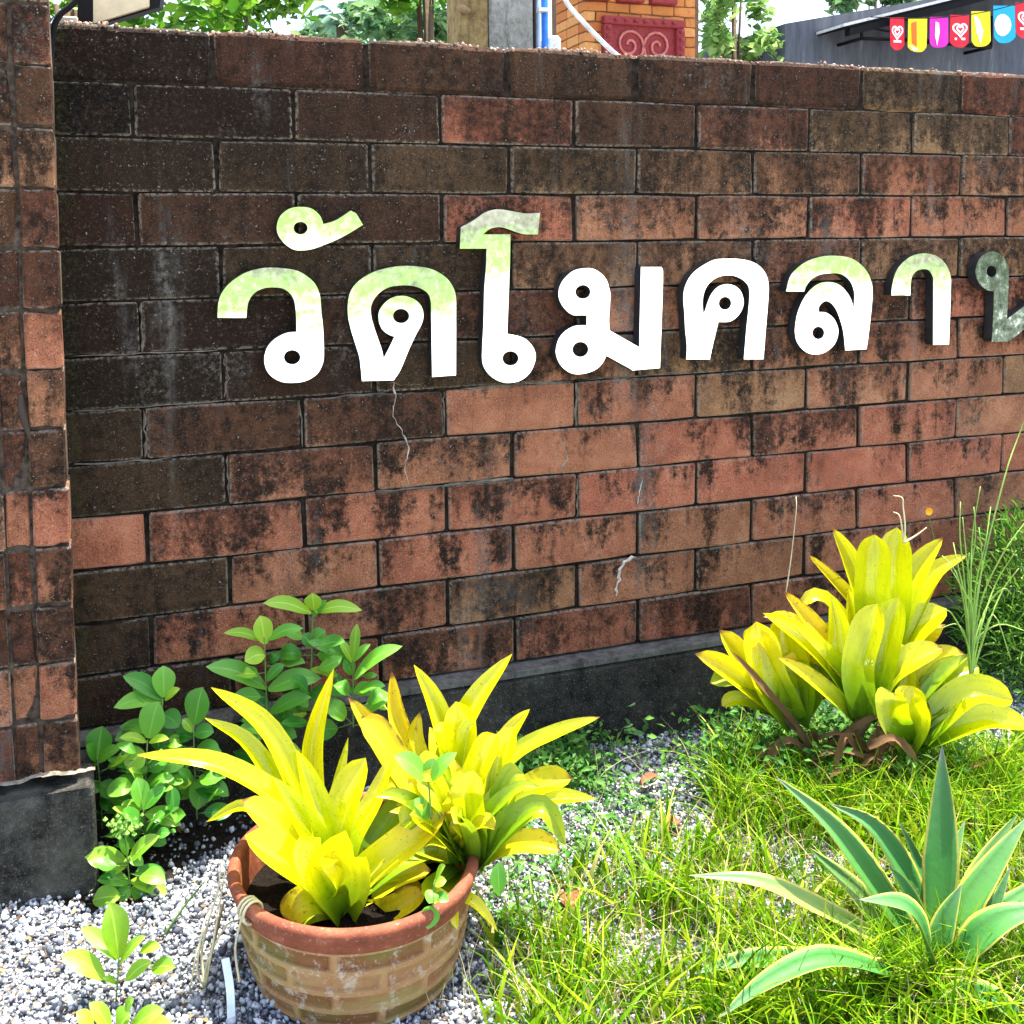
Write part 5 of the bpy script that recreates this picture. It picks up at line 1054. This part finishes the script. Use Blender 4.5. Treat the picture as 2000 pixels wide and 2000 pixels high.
# bunting
yb = ye - .06
bunt = thing('bunting', 'string of coloured pennants hanging under the grey eave', 'bunting', on_y(1860, 30, yb))
tube('string', catmull([on_y(a, b, yb) for a, b in ((1700, 33), (1775, 36), (1855, 33), (1930, 22), (2000, 4), (2080, -14))], 5), .006, M['black'], bunt, 5)
FM = {k: simple('pennant_' + k, c, .6, var=.06) for k, c in dict(red=(.72, .012, .03), yellow=(.85, .72, .01), pink=(.70, .02, .42), blue=(.01, .38, .72), cream=(.85, .80, .62), white=(.88, .86, .84), orange=(.80, .16, .02)).items()}
def pennant(xl, xr, yt, yb_, colr, marks, label):
    a, b = on_y(xl, yt, yb), on_y(xr, yt, yb); c, d = on_y(xr, yb_, yb), on_y(xl, yb_, yb); n = 9; V, Fc = [], []
    for j in range(n):
        v = j / (n - 1)
        for i in range(n):
            u = i / (n - 1); vv = v * (1 - .16 * (abs(2 * u - 1) ** 3) * (1 if v > .7 else 0)); p = a.lerp(b, u).lerp(d.lerp(c, u), vv); p.y += .012 * math.sin(u * 6 + xl) * v; V.append(p - bunt.location)
    for j in range(n - 1):
        for i in range(n - 1): q = j * n + i; Fc.append((q, q + 1, q + n + 1, q + n))
    fl_ = mesh_obj('pennant', V, Fc, FM[colr], bunt, smooth=True); fl_['label'] = label
    def P2(u, v): p = a.lerp(b, u).lerp(d.lerp(c, u), v); p.y += .012 * math.sin(u * 6 + xl) * v - .006; return p - bunt.location
    for mk in marks:
        if mk[0] == 'poly': _, colm, pts = mk; mesh_obj('print', [P2(*q) for q in pts], [tuple(range(len(pts)))], FM[colm], fl_)
        if mk[0] == 'line':
            _, colm, wd_, pts, cyc = mk; W = wd_ / 2; pts = pts + ([pts[0]] if cyc else []); VV, FF = [], []
            for i, (u, v) in enumerate(pts):
                u0, v0 = pts[max(i - 1, 0)]; u1, v1 = pts[min(i + 1, len(pts) - 1)]; l_ = math.hypot(u1 - u0, v1 - v0) or 1; nx, ny = -(v1 - v0) / l_ * W, (u1 - u0) / l_ * W
                VV += [P2(u + nx, v + ny * .6), P2(u - nx, v - ny * .6)]
            for i in range(len(pts) - 1): FF.append((2 * i, 2 * i + 1, 2 * i + 3, 2 * i + 2))
            mesh_obj('print', VV, FF, FM[colm], fl_)
ring = lambda cx, cy, rx, ry, n=14: [(cx + rx * math.cos(2 * math.pi * k / n), cy + ry * math.sin(2 * math.pi * k / n)) for k in range(n)]
def heart(cx, cy, s_): return [(cx + s_ * .055 * 16 * math.sin(t) ** 3 / 1.0 * .5, cy - s_ * .03 * (13 * math.cos(t) - 5 * math.cos(2 * t) - 2 * math.cos(3 * t) - math.cos(4 * t)) * .55) for t in [2 * math.pi * k / 22 for k in range(22)]]
logo = [('line', 'white', .10, heart(.5, .45, .85), True), ('line', 'white', .09, heart(.5, .44, .42), True), ('poly', 'white', [(.2, .70), (.8, .70), (.8, .77), (.2, .77)])]
pennant(1738, 1766, 34, 98, 'red', logo, 'red pennant with a white emblem, first of the string')
pennant(1774, 1811, 35, 102, 'yellow', [('poly', 'orange', [(.15, .15), (.42, .10), (.40, .85), (.18, .75)]), ('poly', 'cream', [(.05, .78), (.5, .92), (.25, .98)])], 'yellow pennant with an orange bar')
pennant(1816, 1852, 33, 93, 'pink', [('poly', 'white', [(.30, .15), (.48, .2), (.52, .5), (.40, .95), (.28, .6)])], 'magenta pennant with a pale figure')
pennant(1856, 1893, 29, 93, 'red', logo, 'red pennant with a white emblem, in mid string')
pennant(1897, 1934, 22, 91, 'yellow', [('poly', 'cream', [(.12, .12), (.40, .2), (.62, .55), (.5, .95), (.28, .6)])], 'yellow pennant with a cream cone')
pennant(1940, 1982, 11, 84, 'blue', [('poly', 'cream', ring(.42, .52, .40, .30))], 'blue pennant with a cream disc')
pennant(1983, 2022, 5, 75, 'red', logo, 'red pennant at the picture edge')

# ------------------------------------------------------------------ trees beyond the wall
def tint_tree(name, a, b, c, trans=.4): return tint_leaf(name, [(0, a), (.5, b), (1, c)], trans, .4)
T1 = tint_tree('broad_tree_leaf', (.03, .11, .01), (.09, .26, .015), (.24, .44, .03)); T2 = tint_tree('pale_tree_leaf', (.10, .22, .05), (.22, .38, .09), (.40, .54, .18)); T3 = tint_tree('distant_leaf', (.05, .14, .06), (.11, .24, .09), (.22, .34, .13))
def tree(label, px0, px1, py0, py1, y, mat, n, size, seed, name='tree', holes=.25, depth=1.0, group='trees beyond the wall'):
    a = on_y(px0, py1, y); b = on_y(px1, py0, y); cx, cz = (a.x + b.x) / 2, (a.z + b.z) / 2; hx, hz = abs(b.x - a.x) / 2, abs(b.z - a.z) / 2
    root = thing(name, label, 'tree', (cx, y, GZ), group); rg = np.random.default_rng(seed); nc = max(6, n // 60)
    cc = np.stack([cx + rg.uniform(-1, 1, nc) * hx, y + rg.uniform(-1, 1, nc) * depth, cz + rg.uniform(-1, 1, nc) * hz], 1)
    ell = ((cc[:, 0] - cx) / hx) ** 2 + ((cc[:, 2] - cz) / hz) ** 2; cc = cc[ell < 1.15]; nc = len(cc)
    X = cc[rg.integers(0, nc, n)] + rg.normal(size=(n, 3)) * min(hx, hz) * (.30 - .2 * holes)
    o = leaflets('crown', X - np.array(root.location), rg.uniform(.6, 1.2, n) * size, mat, seed + 1, .15); o.parent = root; kind(o, 'stuff')
    tube('trunk', [Vector((cx, y, GZ)), Vector((cx + .05, y, cz * .5)), Vector((cx, y, cz))], [.05, .04, .03], M['bark'], root, 8)
    for k in range(4):
        e = cc[rg.integers(0, nc)]; tube('branch', [Vector((cx, y, cz * .55)), Vector(((cx + e[0]) / 2, y, (cz + e[2]) / 2)), Vector(tuple(e))], [.022, .016, .008], M['bark'], root, 6)
    return root
tree('leafy bright green tree left behind the floodlight', 210, 600, -140, 62, 4.2, T1, 1700, .075, 41, depth=.7)
tree('dark green leafy boughs hanging left of the post', 770, 895, -120, 55, 3.2, T1, 420, .06, 43, depth=.35)
tree('pale green bush between the palm and the post', 690, 900, 0, 110, 11, T3, 2200, .12, 45, depth=1.2)
tree('hazy distant tree behind the palm', 585, 720, 55, 120, 24, T3, 900, .18, 47, depth=1.5)
tree('light green tree right of the orange tower', 1365, 1500, -120, 120, 8.5, T2, 1500, .09, 49, depth=.9, holes=.75)
tree('dark treetop showing above the grey roof', 1660, 1760, -60, 8, 15, T3, 600, .15, 51, depth=.8)
tree('green tree glimpsed between pier and floodlight', 90, 170, -30, 60, 5.5, T1, 300, .07, 53, depth=.4)
# palm
pm = on_y(668, 22, 20); palm = thing('palm_tree', 'blue-green palm crown between the left trees', 'palm', (pm.x, 20, GZ))
M['frond'] = leaf_material('palm_frond', [(0, (.07, .17, .11)), (1, (.13, .26, .17))], .5, .3, .2)
tube('trunk', [Vector((pm.x, 20, GZ)), Vector((pm.x, 20, pm.z - .3))], .14, M['bark'], palm, 8)
for k in range(15):
    a = 2 * math.pi * k / 15 + .2; dv = Vector((math.cos(a), .6 * math.sin(a), 0)); L_ = random.uniform(.7, 1.1); c0 = Vector((pm.x, 20, pm.z - .3)) - palm.location
    el = random.uniform(.1, 1.0); pts = [c0, c0 + dv * L_ * .5 + UP * L_ * .55 * el, c0 + dv * L_ + UP * L_ * (.35 * el - .15)]
    V, Fc = [], []; cpt = catmull(pts, 8)
    for i, p in enumerate(cpt[1:]):
        t_ = (cpt[i + 1] - cpt[i]).normalized(); sdv = t_.cross(UP).normalized()
        for sg in (-1, 1):
            for h_ in (0, .5):
                q = p - t_ * .05 * h_; tipv = q + (sdv * sg * .30 + t_ * .16 - UP * .10) * (1.1 - .5 * i / 16); b = len(V); V += [q - t_ * .018, q + t_ * .018, tipv]; Fc.append((b, b + 1, b + 2))
    for i in range(len(cpt) - 1): b = len(V); V += [cpt[i] + Vector((0, 0, .012)), cpt[i] - Vector((0, 0, .012)), cpt[i + 1] - Vector((0, 0, .01)), cpt[i + 1] + Vector((0, 0, .01))]; Fc.append((b, b + 1, b + 2, b + 3))
    mesh_obj('frond', V, Fc, M['frond'], palm, [(.3, .5)] * len(V))
